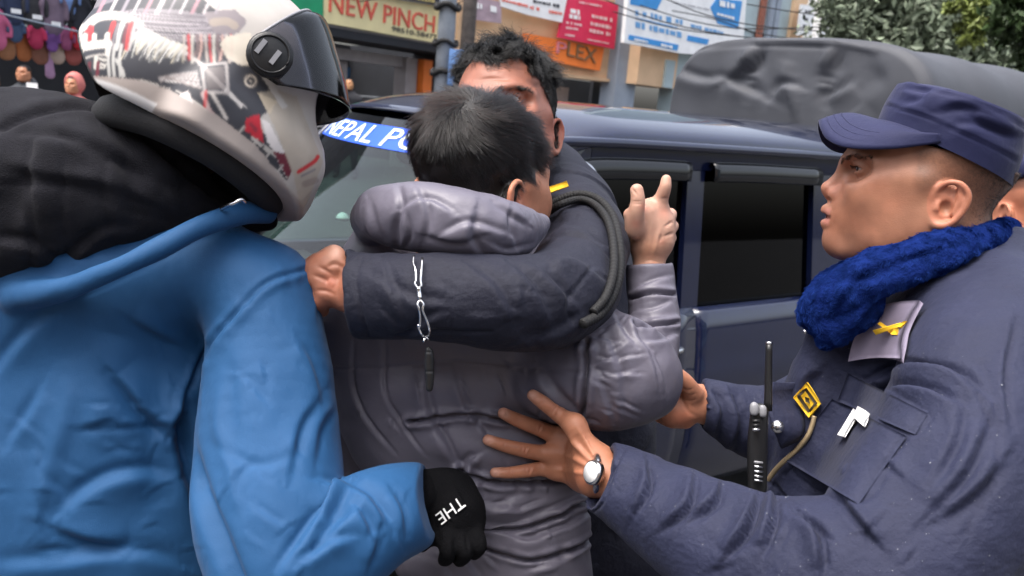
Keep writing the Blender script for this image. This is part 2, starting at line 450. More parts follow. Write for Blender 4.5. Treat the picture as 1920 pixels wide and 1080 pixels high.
M_shoe = mat('black_leather', (.01, .01, .011), .4, bump=(200, .1))
M_skin = mat('skin', (.5, .22, .13), .42, bump=((420, .07), (1300, .14)), sss=.1, attr=True, var=(38, .13), spec=.42)
M_black = mat('black_plastic', (.008, .008, .009), .4, bump=(300, .05))
M_rubber = mat('black_cord', (.006, .006, .007), .7, bump=(600, .4))
M_steel = mat('steel', (.7, .7, .72), .25, metal=1)
M_glove = mat('black_glove_knit', (.0035, .0035, .0045), .9, bump=(500, .4), spec=.15)
M_white = mat('white_print', (.75, .75, .74), .6)
M_yellow = mat('yellow_embroidery', (.85, .5, .02), .7, bump=(800, .3))
def hair_mat(name, mel, rough=.32):
    M = bpy.data.materials.new(name); M.use_nodes = True; t = M.node_tree; t.nodes.clear(); o = t.nodes.new('ShaderNodeOutputMaterial'); h = t.nodes.new('ShaderNodeBsdfHairPrincipled')
    h.model = 'CHIANG'; h.parametrization = 'MELANIN'; h.inputs['Melanin'].default_value = mel; h.inputs['Melanin Redness'].default_value = .6; h.inputs['Roughness'].default_value = rough; h.inputs['Radial Roughness'].default_value = .4; h.inputs['Random Roughness'].default_value = .2
    t.links.new(h.outputs[0], o.inputs[0]); return M
M_hairc = hair_mat('dark_hair', 1.0); M_hairb = hair_mat('brown_black_hair', .985, .26)
def feet(root, hip, spread=(.1, .0), trouser=M_trouser, shoe=M_shoe, face=(0, 1)):
    """trousers and two shoes from the hips (world) down to the ground"""
    hip = np.asarray(hip, float); fx = np.array([face[0], face[1], 0]); sd_ = np.array([face[1], -face[0], 0])
    g = Sdf(.012, WF)
    g.tube([hip+[0, 0, .04], hip], [.125, .13], .04)
    for s_ in (-1, 1):
        a = hip+sd_*s_*.09; kn = hip+sd_*s_*(.09+spread[0]*.5)+fx*.03; kn[2] = .5; an = hip+sd_*s_*(.09+spread[0])+fx*spread[1]*s_; an[2] = .07
        g.tube([a, kn, an], [.095, .075, .06], .04)
        sh = Sdf(.008, WF); b = an.copy(); b[2] = .045
        sh.tube([b-fx*.05, b+fx*.06, b+fx*.17], [.045, .045, .036], .01).cut((0, 0, .004), (0, 0, -1))
        sh.tube([b+[0, 0, .01], an+[0, 0, .03]], [.045, .045], .02)
        garment('shoe', sh, shoe, root, post=0, smooth=1)
    garment('trousers', g, trouser, root, post=0)
# ------------------------------------------------------------------ one generic head (X forward, Y towards the seen side, Z up; metres)
def face_sdf(h, fr, ears=True, detail=True, neck=(-.012, 0, -.19)):
    g = Sdf(h, fr); mm = .001
    def e(c, r, k=.01, sub=False): g.ell(np.array(c)*mm, np.array(r)*mm, None, k*1.0, sub)
    def t(p, r, k=.01, sub=False): g.tube(np.array(p)*mm, np.array(r)*mm, k, 4, sub)
    e((0, 0, 30), (104, 75, 84)); e((50, 0, -22), (60, 60, 78), .03)
    t([(-8, 0, -40), np.array(neck)*1000], [58, 60], .02)
    for s in (1, -1):
        t([(8, s*55, -48), (48, s*50, -77), (104, s*20, -85)], [15, 17, 15], .03)
        e((78, s*41, -10), (29, 23, 26), .02); t([(72, s*50, 5), (20, s*67, 0)], [11, 9], .02)
        t([(101, s*4, 27), (101, s*16, 31), (90, s*38, 35), (70, s*54, 28)], [7, 9, 9, 8], .014)
    for s in (1, -1): e((62, s*40, -44), (34, 21, 36), .03); e((22, s*53, -38), (26, 14, 34), .03)
    e((94, 0, -45), (37, 35, 38), .025); e((114, 0, -77), (18, 21, 17), .02)
    for s in (1, -1): e((101, s*31, 18), (14, 17, 9.5), .012, True); e((101, s*48, 17), (22, 20, 11), .014, True)
    t([(100, 0, 26), (112, 0, 12), (123, 0, 0), (126.5, 0, -4)], [6.5, 7.2, 8.6, 10], .012)
    for s in (1, -1):
        e((114, s*12, -13), (13, 7.5, 9), .006); t([(112, s*14, -6), (106, s*17, -14), (108, s*14, -19)], [4, 4.5, 3.5], .006)
    t([(127, 0, -12), (121, 0, -21)], [5, 4.5], .006)
    if detail:
        for s in (1, -1): e((121, s*7, -19), (6, 3.2, 4), .003, True)
    # mouth
    up = [(129, 0, -33), (124.5, 12, -35), (113, 24, -43)]; lo = [(128.8, 0, -51.5), (124.5, 12, -51), (112.5, 23, -45.5)]
    for s in (1, -1):
        t([(a, s*b, c) for a, b, c in up], [6.2, 5.4, 2.6], .005); t([(a, s*b, c) for a, b, c in lo], [6.6, 6.0, 2.6], .005)
    if detail:
        for s in (1, -1): t([(133, 0, -41.6), (124, s*11, -42.2), (115, s*20, -44.4)], [4.4, 3.6, 1.4], .002, True)
        for s in (1, -1):     # eyelids with a slit round a hollow for the eyeball
            C_ = np.array((83, s*32.5, 20))*mm
            g.ell(C_, np.array((15.2, 15.2, 14.8))*mm, None, .004); t([(90, s*18, 27.5), (97, s*30, 29), (84, s*46, 26)], [2.2, 2.4, 1.8], .004)
            g.ell(C_, np.array((11.8, 11.8, 11.8))*mm, None, .0005, True)
            t([(93.2, s*21, 18.3), (97, s*28, 19.6), (97.6, s*34.8, 20), (94.6, s*41.6, 19.6), (89.6, s*46, 18.4)], [1.3, 3.0, 3.5, 3.1, 1.3], .0008, True)
    if ears:
        for s in (1, -1):
            def ep(p): return (-6+(p[0]+30)*.82, s*(72+(p[1]-76)*.75), -28+(p[2]+30)*.86)
            def E(pts, r, k=.003): t([ep(p) for p in pts], np.array(r)*.85, k)
            def EE(c, r, k, sub=False): g.ell(np.array(ep(c))*mm, np.array(r)*mm, None, k, sub)
            EE((-30, 76, -30), (17, 5, 25), .006)
            E([(-10, 77, -22), (-16, 82, -8), (-30, 88, 0), (-46, 92, -4), (-55, 94, -18), (-52, 93, -34), (-42, 90, -50), (-28, 86, -60), (-14, 82, -60), (-7, 77, -50)],
              [4, 4, 4.2, 4.4, 4.4, 4.4, 4.6, 6, 6.5, 5], .0035)
            E([(-42, 87, -12), (-44, 88, -26), (-36, 86, -42)], [4, 4.5, 4], .0065)
            E([(-16, 80, -30), (-15, 82, -36)], [4.5, 4.5], .004)
            EE((-27, 84, -36), (6.5, 7, 8.5), .004, True)
            EE((-34, 88, -14), (6, 4.5, 6), .003, True)
    return g
def simple_hand(g, c, down, s=1.0, side=1):
    """relaxed hand hanging from the wrist c: palm, four bent fingers and a thumb"""
    c = np.array(c, float); d = np.array(down, float); d /= np.linalg.norm(d); f = np.array([1., 0, 0]); f -= d*(f@d); f /= np.linalg.norm(f); b = np.cross(d, f)
    g.tube([c, c+d*.05*s, c+d*.085*s], [.026*s, .03*s, .028*s], .01, axis=tuple(b), sq=.6)
    for i, L_ in enumerate((.062, .07, .065, .05)):
        o = c+d*.085*s+f*(.027-.018*i)*s; g.tube([o, o+d*L_*.5*s, o+d*L_*.9*s-b*side*.018*s], [.0095*s, .0085*s, .007*s], .003)
    g.tube([c+d*.03*s+f*.024*s, c+d*.06*s+f*.045*s, c+d*.09*s+f*.045*s], [.012*s, .011*s, .009*s], .006)
def scatter(V, Q, keep, n, seed=1):
    """n random points on the kept quads -> positions, normals"""
    r = np.random.default_rng(seed); N = vnormals(V, Q); q = Q[keep]
    A = np.linalg.norm(np.cross(V[q[:, 2]]-V[q[:, 0]], V[q[:, 3]]-V[q[:, 1]]), axis=1); i = r.choice(len(q), n, p=A/A.sum()); q = q[i]
    u, v = r.random((n, 1)), r.random((n, 1))
    def f(X): return (1-u)*(1-v)*X[q[:, 0]]+u*(1-v)*X[q[:, 1]]+u*v*X[q[:, 2]]+(1-u)*v*X[q[:, 3]]
    nn = f(N); return f(V), nn/np.linalg.norm(nn, axis=1, keepdims=True)
def strands(p, n, comb, length, lift=.5, curl=0, seed=1, k=7, clump=.25, cs=130):
    """hair paths: leave along the normal, bend over into the comb direction"""
    r = np.random.default_rng(seed); comb = comb-n*(comb*n).sum(1, keepdims=True); comb /= np.linalg.norm(comb, axis=1, keepdims=True)+1e-9
    cl = np.stack([vnoise(p, (cs,)*3, 90+i) for i in range(3)], 1)
    comb = comb+cl*clump*2+r.normal(0, .08, p.shape); ln = np.asarray(length)*(1+r.normal(0, .12, len(p)))
    T = np.linspace(0, 1, k); out = np.zeros((len(p), k, 3)); ph = r.random(len(p))*6.28
    b = np.cross(n, comb)
    for i, t in enumerate(T):
        out[:, i] = p-n*.001+comb*(ln*t*(.55+.45*t))[:, None]+n*(ln*lift*(t-.55*t*t))[:, None]
        if curl: out[:, i] += (b*np.sin(ph+t*7)[:, None]+n*np.cos(ph+t*7)[:, None])*(curl*t)
    return out
def text_mesh(s, size=1.0, extrude=0.0):
    c = bpy.data.curves.new('lettering', 'FONT'); c.body = s; c.size = size; c.extrude = extrude; c.resolution_u = 3; c.align_x = 'CENTER'; c.align_y = 'CENTER'
    o = bpy.data.objects.new('lettering', c); COL.objects.link(o); dg = bpy.context.evaluated_depsgraph_get(); dg.update()
    me = bpy.data.meshes.new_from_object(o.evaluated_get(dg)); bpy.data.objects.remove(o); bpy.data.curves.remove(c); return me
def surf_depth(obj):
    n = len(obj.data.vertices); a = np.empty(n*3, np.float32); obj.data.vertices.foreach_get('co', a); a = a.reshape(-1, 3)+np.array(obj.matrix_basis.translation)
    p = obj.parent
    while p is not None: a = a+np.array(p.location); p = p.parent
    q = to_px(a); dd = (a-CAM)@_f
    def f(px, py, rad=9):
        m_ = (np.abs(q[:, 0]-px) < rad) & (np.abs(q[:, 1]-py) < rad); return float(dd[m_].min()) if m_.any() else 1.08
    return f

def letters(me, m_, parent, thick=0.0):
    """one object per letter of a text mesh"""
    import bmesh
    bm = bmesh.new(); bm.from_mesh(me); bmesh.ops.remove_doubles(bm, verts=bm.verts[:], dist=1e-6); seen = set(); out = []
    bm.verts.ensure_lookup_table()
    for v0 in bm.verts:
        if v0.index in seen: continue
        st_ = [v0]; isl = []; seen.add(v0.index)
        while st_:
            v = st_.pop(); isl.append(v)
            for e in v.link_edges:
                u = e.other_vert(v)
                if u.index not in seen: seen.add(u.index); st_.append(u)
        ix = {v.index: i for i, v in enumerate(isl)}; fs_ = {f for v in isl for f in v.link_faces}
        m2 = bpy.data.meshes.new('letter'); m2.from_pydata([tuple(v.co) for v in isl], [], [[ix[v.index] for v in f.verts] for f in fs_])
        o = link('letter', m2, m_, parent); out.append(o)
        if thick: md = o.modifiers.new('solid', 'SOLIDIFY'); md.thickness = thick; md.offset = 0
    bm.free(); return out
# ------------------------------------------------------------------ the street behind
def hit(px, py, p0, n):
    d = P(px, py, 1.0)-CAM; t = ((np.asarray(p0)-CAM)@n)/(d@n); return CAM+d*t
M_asph = mat('asphalt', (.05, .05, .052), .85, bump=((60, .4), (400, .4)), var=(3, .2))
M_pave = mat('paving', (.2, .19, .18), .85, bump=(80, .3), var=(2, .15))
gp = Poly(); gp.add([(-150, -60, 0), (150, -60, 0), (150, 200, 0), (-150, 200, 0)], [(0, 1, 2, 3)])
tag(gp.build('road', M_asph), kind='structure')
class Wall:
    """vertical facade plane: s along the street, z up, o out towards the road"""
    def __init__(s, px, d, vpx):
        a = math.atan((vpx-960)/F); s.p0 = P(px, 300, d); s.p0[2] = 0
        s.e = np.array([math.sin(a), math.cos(a), 0]); n = np.array([-s.e[1], s.e[0], 0]); s.n = n if n@(CAM-s.p0) > 0 else -n
    def sz(s, px, py, o=0): h = hit(px, py, s.p0+s.n*o, s.n); return np.array([(h-s.p0)@s.e, h[2]])
    def w(s, a, z, o=0): return s.p0+s.e*a+s.n*o+np.array([0, 0, z])
    def box(s, g, a0, a1, z0, z1, o0, o1): return g.box((a0, o0, z0), (a1, o1, z1), lambda p: s.w(p[0], p[2], p[1]))
    def quad(s, g, pts, o, t=.06):
        b = [s.w(*s.sz(x, y, o), o) for x, y in pts]; return g.prism(b, -s.n*t)
def slab(W_, name, m_, par, a0, a1, z0, z1, o0, o1, bevel=0): return W_.box(Poly(), a0, a1, z0, z1, o0, o1).build(name, m_, par, bevel=bevel)
def sign_text(W_, s, c0, c1, hpx, o, m_, par, slant=0.0, bold=.0):
    """lettering on a board: baseline from image point c0 to c1 (s,z on the wall), cap height in image px"""
    A, B = W_.sz(*c0, o), W_.sz(*c1, o); T_ = W_.sz(c0[0], c0[1]-hpx, o); H_ = T_[1]-A[1]
    me = text_mesh(s, 1.0, .0); n = len(me.vertices); a = np.empty(n*3, np.float32); me.vertices.foreach_get('co', a); a = a.reshape(-1, 3)
    x0, x1 = a[:, 0].min(), a[:, 0].max(); y0, y1 = a[:, 1].min(), a[:, 1].max(); u = (a[:, 0]-x0)/(x1-x0); v = (a[:, 1]-y0)/(y1-y0)
    V = np.array([W_.w(*((A+(B-A)*p)+np.array([slant*q*H_, H_*q])), o+.012) for p, q in zip(u, v)])
    me.vertices.foreach_set('co', np.array(V, np.float32).ravel()); me.update()
    return letters(me, m_, par, bold or .01)
def scribble(W_, rows, o, m_, par, name='lettering', seed=0):
    """illegible small print: rows of (x0,y0,x1,y1,height px)"""
    r = np.random.default_rng(seed); g = Poly()
    for x0, y0, x1, y1, h in rows:
        x = 0.0; L_ = math.hypot(x1-x0, y1-y0)
        while x < L_-2:
            w_ = min(r.uniform(.25, .9)*h, L_-x); t0, t1 = x/L_, (x+w_)/L_; k = r.uniform(.6, 1)
            q = [(x0+(x1-x0)*t, y0+(y1-y0)*t) for t in (t0, t1)]; W_.quad(g, [(q[0][0], q[0][1]-h*k*.5), (q[1][0], q[1][1]-h*k*.5), (q[1][0], q[1][1]+h*k*.45), (q[0][0], q[0][1]+h*k*.45)], o+.012, .01); x += w_+h*.22
            if r.random() < .15: x += h*.5
    return tag(g.build(name, m_, par), kind='stuff')
M_conc = mat('grey_concrete', (.2, .2, .21), .85, bump=(40, .3), var=(2.5, .15))
M_ochre = mat('ochre_plaster', (.62, .42, .26), .8, bump=(30, .2), var=(1.5, .12))
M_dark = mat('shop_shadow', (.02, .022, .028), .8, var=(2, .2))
M_cream = mat('cream_board', (.8, .7, .38), .5, var=(3, .08))
M_green = mat('green_board', (.01, .3, .13), .5, var=(3, .1)); M_orange = mat('orange_board', (.85, .2, .03), .5, var=(3, .1))
M_red = mat('crimson_board', (.65, .03, .09), .5, var=(3, .08)); M_bluep = mat('blue_print', (.03, .25, .6), .5, var=(4, .1)); M_whb = mat('white_board', (.8, .8, .8), .5, var=(3, .08))
M_redl = mat('red_letters', (.7, .12, .08), .5); M_blkl = mat('black_letters', (.05, .05, .06), .5); M_pinkl = mat('pale_letters', (.75, .55, .55), .6)
M_grill = mat('grey_shutter', (.3, .27, .27), .6, var=(5, .1)); M_teal = mat('grey_teal_wall', (.36, .44, .46), .7, var=(2, .1)); M_brick = mat('red_brick', (.25, .09, .06), .85, bump=(60, .4), var=(12, .25))
M_bp = mat('blue_grey_paint', (.25, .29, .35), .6, var=(3, .1)); M_wood = mat('brown_timber', (.2, .09, .04), .7, var=(8, .3)); M_amber = mat('amber_stock', (.45, .2, .06), .7, var=(5, .4))
# ---- clothes shop at the far left
A = Wall(80, 12.5, 1700)
b = empty('clothes_shop', A.w(0, 0), 'dark open clothes shop front at far left hung with rows of garments', 'shop')
s0, s1 = A.sz(-420, 100)[0], A.sz(520, 100)[0]
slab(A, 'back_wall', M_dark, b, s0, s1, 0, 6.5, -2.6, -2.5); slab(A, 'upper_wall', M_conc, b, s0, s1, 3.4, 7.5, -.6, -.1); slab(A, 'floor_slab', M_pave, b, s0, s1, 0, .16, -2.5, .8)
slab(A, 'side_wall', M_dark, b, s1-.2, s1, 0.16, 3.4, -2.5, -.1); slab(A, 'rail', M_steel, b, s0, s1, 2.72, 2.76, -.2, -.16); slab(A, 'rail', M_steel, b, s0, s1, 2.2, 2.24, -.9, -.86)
def garm(W_, x, y, wpx, hpx, o, m_, label, grp, sleeves=True):
    c = W_.sz(x, y, o); w_ = W_.sz(x+wpx, y, o)[0]-c[0]; h_ = c[1]-W_.sz(x, y+hpx, o)[1]; f = Frame(W_.w(c[0], c[1], o), np.stack([W_.e, W_.n, [0, 0, 1]], 1))
    g = Sdf(max(.016, w_/22), f); g.tube([(0, 0, -.05*h_), (0, 0, -.5*h_), (0, 0, -.95*h_)], [w_*.36, w_*.4, w_*.44], .03, axis=(0, 1, 0), sq=.3)
    if sleeves:
        for q in (1, -1): g.tube([(q*w_*.3, 0, -.12*h_), (q*w_*.5, .02, -.4*h_), (q*w_*.52, .03, -.75*h_)], [w_*.12, w_*.11, w_*.09], .03)
    rt = empty('hanging_garment', f.o, label, 'garment', grp); garment('cloth', g, m_, rt, post=0, smooth=1, noise=((12, (9, 9, 9), int(x)),)); sweep('hanger', [f.w((0, 0, -.04*h_)), f.w((0, 0, .06)), f.w((.03, 0, .1))], .006, M_steel, rt)
    return rt
gm = {}
def gmat(name, c):
    if name not in gm: gm[name] = mat(name+'_cloth', c, .8, var=(6, .2))
    return gm[name]
for (x, y, w_, h_, cn, c) in [(-8, 26, 44, 52, 'pink', (.45, .1, .2)), (28, 34, 30, 34, 'slate blue', (.04, .07, .14)), (66, 48, 30, 32, 'crimson', (.35, .02, .07)), (97, 52, 26, 36, 'purple', (.13, .05, .2)), (124, 56, 24, 30, 'plum', (.22, .05, .12)), (147, 54, 30, 26, 'red', (.4, .015, .03)),
                              (22, -30, 44, 62, 'navy', (.02, .03, .07)), (62, -20, 40, 62, 'charcoal', (.03, .03, .035)), (98, -18, 44, 68, 'grey violet', (.14, .1, .14)), (128, -26, 34, 42, 'light blue', (.12, .2, .4)), (150, -6, 36, 60, 'black', (.012, .013, .02))]:
    garm(A, x, y, w_, h_, .15, gmat(cn, c), f'{cn} garment hanging on the clothes shop front', 'garments hanging on the clothes shop front')
for (x, y, w_, h_, cn, c) in [(10, 66, 40, 30, 'tan', (.3, .13, .06)), (44, 70, 34, 32, 'rust', (.32, .1, .03)), (74, 74, 40, 30, 'brown', (.2, .08, .05)), (106, 78, 34, 28, 'beige', (.4, .3, .24)), (136, 76, 36, 30, 'maroon', (.25, .06, .05)), (92, 100, 22, 40, 'mauve', (.35, .2, .32))]:
    garm(A, x, y, w_, h_, .05, gmat(cn, c), f'{cn} folded garment low on the clothes shop front', 'garments hanging on the clothes shop front', False)
for i, (x, y) in enumerate([(30, 21), (70, 32), (105, 45)]):
    c = A.sz(x, y, .45); g = Poly(); A.box(g, c[0]-.07, c[0]+.07, c[1]-.03, c[1]+.03, .45, .456); tag(g.build('price_tag', M_whb), ['white price tag above the slate blue garment', 'white price tag above the crimson garment', 'white price tag above the purple garment'][i], 'tag', 'white price tags on the garments')
rp = [A.w(*A.sz(x, y, .5), .5) for x, y in ((-40, 14), (20, 30), (80, 44), (150, 60), (240, 82))]
tag(sweep('rope', rp, .014, M_bp, seg=6), 'grey rope strung slanting across the clothes shop front', 'rope')
# ---- NEW PINCH building
B = Wall(720, 18.5, 1900)
b = empty('shop_building', B.w(0, 0), 'shop building under a cream signboard with grey shutters and dark awning', 'shop')
s0, s1 = B.sz(470, 60)[0], B.sz(838, 60)[0]
zt = B.sz(720, 76)[1]
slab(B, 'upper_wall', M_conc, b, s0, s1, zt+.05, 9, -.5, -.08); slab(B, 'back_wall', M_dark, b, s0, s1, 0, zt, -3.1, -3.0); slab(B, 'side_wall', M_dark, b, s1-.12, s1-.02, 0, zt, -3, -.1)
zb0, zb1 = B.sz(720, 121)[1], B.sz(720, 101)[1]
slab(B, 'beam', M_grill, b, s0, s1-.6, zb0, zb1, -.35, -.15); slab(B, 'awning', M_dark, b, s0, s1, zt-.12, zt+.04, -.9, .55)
slab(B, 'orange_pillar', M_orange, b, B.sz(788, 140)[0], B.sz(804, 140)[0], 0, zb1, -.3, .1); slab(B, 'grey_pillar', M_grill, b, B.sz(764, 140)[0], B.sz(785, 140)[0], 0, zb1, -.4, -.05)
slab(B, 'shutter_box', M_conc, b, B.sz(618, 115)[0], B.sz(648, 115)[0], zb0-.45, zb0-.02, -.5, -.3); slab(B, 'shutter_box', M_grill, b, B.sz(650, 115)[0], B.sz(678, 115)[0], zb0-.5, zb0-.02, -.6, -.4)
slab(B, 'amber_shelf', M_amber, b, B.sz(690, 150)[0], B.sz(758, 150)[0], .3, zb0-.75, -2.2, -1.9); slab(B, 'blue_panel', mat('blue_panel', (.02, .1, .22), .6), b, B.sz(722, 125)[0], B.sz(750, 125)[0], zb0-.6, zb0-.1, -1.6, -1.5)
for x in (690, 710, 735): slab(B, 'shelf_post', M_wood, b, B.sz(x, 150)[0], B.sz(x+5, 150)[0], .2, zb0-.6, -1.7, -1.6)
slab(B, 'handrail', M_steel, b, B.sz(625, 125)[0], B.sz(800, 135)[0], zb0-.72, zb0-.69, -.1, -.06)
lt = slab(B, 'tube_lamp', mat('lit_tube', (.9, .9, .9), .4, emit=((1, 1, 1), 3)), b, B.sz(712, 118)[0], B.sz(722, 118)[0], zb0-.3, zb0-.26, -1.4, -1.36)
sg = empty('signboard', B.w(*B.sz(720, 40, .6), .6), 'cream shop signboard with red lettering above the dark awning', 'sign')
gq = Poly(); B.quad(gq, [(607, -22), (826, 12), (826, 82), (607, 42)], .6, .12); gq.build('board', M_cream, sg)
sign_text(B, 'NEW PINCH', (616, 22), (813, 62), 38, .6, M_redl, sg, bold=.03)
sign_text(B, '98510-58477', (734, 58), (818, 74), 9, .6, M_blkl, sg)
gq = Poly(); B.quad(gq, [(500, -40), (606, -24), (606, 46), (500, 16)], .62, .12); gsn = tag(gq.build('signboard', M_green), 'bright green signboard beside the cream one above the helmet visor', 'sign')
gq = Poly(); B.quad(gq, [(640, -60), (826, -35), (826, 10), (640, -23)], .75, .1); dk = tag(gq.build('signboard', mat('dark_board', (.03, .035, .05), .6)), 'dark grey signboard just above the cream NEW PINCH board', 'sign')
scribble(B, [(760, -8, 815, 2, 9)], .75, mat('gold_letters', (.5, .4, .15), .5), dk, seed=4)
# ---- utility poles
def pole(name, x, d, r, m_, label, top=9.0):
    q = P(x, 200, d); q[2] = 0; pl = empty(name, q, label, 'pole')
    sweep('shaft', [q, q+(0, 0, top)], np.array([r, r*.7]), m_, pl, seg=14, spline=False); return pl, q
pl, q = pole('utility_pole', 828, 14.5, .17, mat('pale_concrete', (.33, .36, .4), .85, bump=(30, .4), var=(6, .15)), 'thick pale grey concrete utility pole right of the NEW PINCH board')
for z_, r_ in ((2.1, .05), (2.6, .04), (3.2, .05)):
    sweep('cable_coil', [q+(.2*math.cos(a), .2*math.sin(a)-.02, z_+.04*math.sin(a*3)) for a in np.linspace(0, 6.4, 14)], r_, M_rubber, pl, seg=6)
g = Poly(); g.box(q+(.1, -.28, 1.9), q+(.34, -.12, 2.5)); g.build('meter_box', mat('blue_box', (.1, .2, .42), .5), pl, bevel=.01)
pl, q = pole('utility_pole', 868, 16.5, .16, mat('old_timber', (.13, .11, .1), .9, bump=(20, .6), var=(9, .3)), 'dark weathered utility pole behind the bareheaded officer')
# ---- PLEX building and its boards
D = Wall(1000, 20.5, 2900)
b = empty('plaster_building', D.w(0, 0), 'ochre plastered building with crimson and orange boards over a dark shop front', 'building')
s0, s1 = D.sz(858, 60)[0], D.sz(1262, 60)[0]
zf = D.sz(1100, 143)[1]
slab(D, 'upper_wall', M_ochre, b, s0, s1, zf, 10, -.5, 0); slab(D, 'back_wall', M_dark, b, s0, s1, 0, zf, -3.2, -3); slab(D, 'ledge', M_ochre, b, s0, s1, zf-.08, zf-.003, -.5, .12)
slab(D, 'shop_shutter', M_grill, b, D.sz(1020, 160)[0], D.sz(1120, 160)[0], 0, zf-.3, -1.2, -1.1)
pc = slab(D, 'pillar', M_bp, b, D.sz(1165, 60, .35)[0], D.sz(1203, 60, .35)[0], 0, 10, -.2, .35)
slab(D, 'tea_shelf', M_wood, b, D.sz(1050, 160)[0], D.sz(1140, 160)[0], .5, 1.4, -1.0, -.8)
rs = empty('signboard', D.w(*D.sz(1090, 40, .3), .3), 'crimson signboard with two columns of pale writing', 'sign')
gq = Poly(); D.quad(gq, [(1064, -14), (1160, 8), (1152, 92), (1047, 70)], .3, .08); gq.build('board', M_red, rs)
scribble(D, [(1086, 4, 1130, 12, 4), (1062, 42, 1094, 48, 6), (1062, 52, 1084, 55, 5), (1060, 65, 1080, 68, 4), (1110, 30, 1148, 38, 8), (1108, 44, 1146, 52, 8), (1106, 57, 1146, 65, 8), (1102, 74, 1144, 82, 3)], .3, M_pinkl, rs, seed=9)
scribble(D, [(1070, 20, 1088, 24, 12), (1068, 30, 1088, 34, 9)], .3, M_whb, rs, name='emblem', seed=10)
os_ = empty('signboard', D.w(*D.sz(1090, 100, .2), .2), 'orange signboard reading PLEX below the crimson board', 'sign')
gq = Poly(); D.quad(gq, [(985, 62), (1133, 90), (1125, 133), (980, 104)], .2, .1); gq.build('board', M_orange, os_)
sign_text(D, 'P', (1042, 99), (1060, 103), 22, .2, mat('rose_letters', (.65, .2, .22), .5), os_, bold=.05)
sign_text(D, 'LEX', (1062, 104), (1116, 119), 27, .2, mat('bronze_letters', (.2, .11, .05), .5), os_, bold=.05)
ws = empty('signboard', D.w(*D.sz(1030, 15, .35), .35), 'white and red banner partly behind the bareheaded officer', 'sign')
gq = Poly(); D.quad(gq, [(936, -30), (1064, -6), (1054, 42), (990, 28), (940, 12)], .34, .06); gq.build('board', M_whb, ws)
scribble(D, [(942, 0, 990, 12, 6), (994, 14, 1014, 18, 8), (1030, 22, 1054, 26, 7)], .34, M_redl, ws, seed=12)
scribble(D, [(1000, 2, 1050, 12, 7)], .34, M_blkl, ws, seed=13)
pp = Poly(); D.quad(pp, [(884, -8), (940, 4), (940, 44), (884, 36)], .3, .05); po = tag(pp.build('poster', mat('mauve_poster', (.35, .26, .3), .6, var=(3, .3))), 'faded mauve poster above the head of the bareheaded officer', 'poster')
scribble(D, [(890, 10, 912, 14, 12), (920, 16, 936, 20, 16)], .3, M_whb, po, seed=15)
# ---- blue-board building further along
E_ = Wall(1300, 24, 2300)
b = empty('wide_building', E_.w(0, 0), 'pale grey and tan building carrying the blue and white boards, beyond the canvas', 'building')
s0, s1 = E_.sz(1206, 60)[0], E_.sz(1545, 40)[0]
zf = E_.sz(1215, 160)[1]
slab(E_, 'plaster_front', M_ochre, b, s0, E_.sz(1275, 90)[0], zf, 4.4, -.5, -.02); slab(E_, 'upper_wall', M_teal, b, s0, E_.sz(1492, 40)[0], 4.4, 12, -.6, -.02); slab(E_, 'grey_front', M_teal, b, E_.sz(1275, 90)[0], E_.sz(1492, 40)[0], 0, 4.4, -.5, -.06)
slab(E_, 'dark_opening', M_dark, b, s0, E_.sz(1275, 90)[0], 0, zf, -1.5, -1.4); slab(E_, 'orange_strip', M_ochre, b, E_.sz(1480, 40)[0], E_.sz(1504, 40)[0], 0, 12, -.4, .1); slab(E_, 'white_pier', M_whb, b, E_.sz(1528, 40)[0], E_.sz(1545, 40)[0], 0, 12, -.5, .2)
slab(E_, 'teal_door', M_teal, b, E_.sz(1246, 130)[0], E_.sz(1262, 130)[0], zf, E_.sz(1250, 112)[1], -.02, .05)
for x in (1420, 1436, 1447): slab(E_, 'drain_pipe', M_bp if x != 1420 else M_brick, b, E_.sz(x, 40)[0], E_.sz(x+7, 40)[0], 0, 12, .0, .12)
slab(E_, 'brick_return', M_brick, b, E_.sz(1547, 40)[0], E_.sz(1620, 40)[0], 0, 9, -.8, -.2)
for i in range(3): slab(E_, 'window', M_dark, b, E_.sz(1455+i*0, 30)[0], E_.sz(1478, 30)[0], 3.2+i*2.2, 4.4+i*2.2, -.07, -.045)
bs = empty('signboard', E_.w(*E_.sz(1280, 30, .4), .4), 'large white signboard with blue panels of writing above the canvas truck top', 'sign')
gq = Poly(); E_.quad(gq, [(1180, -40), (1400, -6), (1392, 108), (1276, 100), (1170, 80)], .4, .1); gq.build('board', M_whb, bs)
for i, pl_ in enumerate([[(1184, -20), (1246, -10), (1232, 18), (1182, 8)], [(1180, 65), (1273, 84), (1270, 95), (1178, 74)], [(1345, -4), (1392, 2), (1384, 55), (1346, 44), (1332, 14)], [(1290, 66), (1330, 74), (1326, 84), (1288, 76)]]):
    gq = Poly(); E_.quad(gq, pl_, .412, .01); gq.build('blue_panel', M_bluep, bs)
M_blu2 = mat('pale_blue_print', (.12, .32, .6), .5)
scribble(E_, [(1192, 24, 1280, 42, 12), (1192, 46, 1278, 66, 13), (1296, 48, 1360, 64, 9), (1192, 34, 1270, 52, 4)], .4, M_blu2, bs, seed=20); scribble(E_, [(1350, 6, 1378, 12, 14), (1345, 26, 1382, 36, 7), (1190, 74, 1215, 79, 6), (1240, 84, 1262, 89, 6)], .42, M_whb, bs, seed=21); scribble(E_, [(1262, 4, 1330, 18, 4)], .4, mat('faint_grey', (.45, .45, .47), .6), bs, seed=22)
vs = empty('signboard', E_.w(*E_.sz(1515, 40, .5), .5), 'narrow white vertical signboard with dark letters beside the brick wall', 'sign')
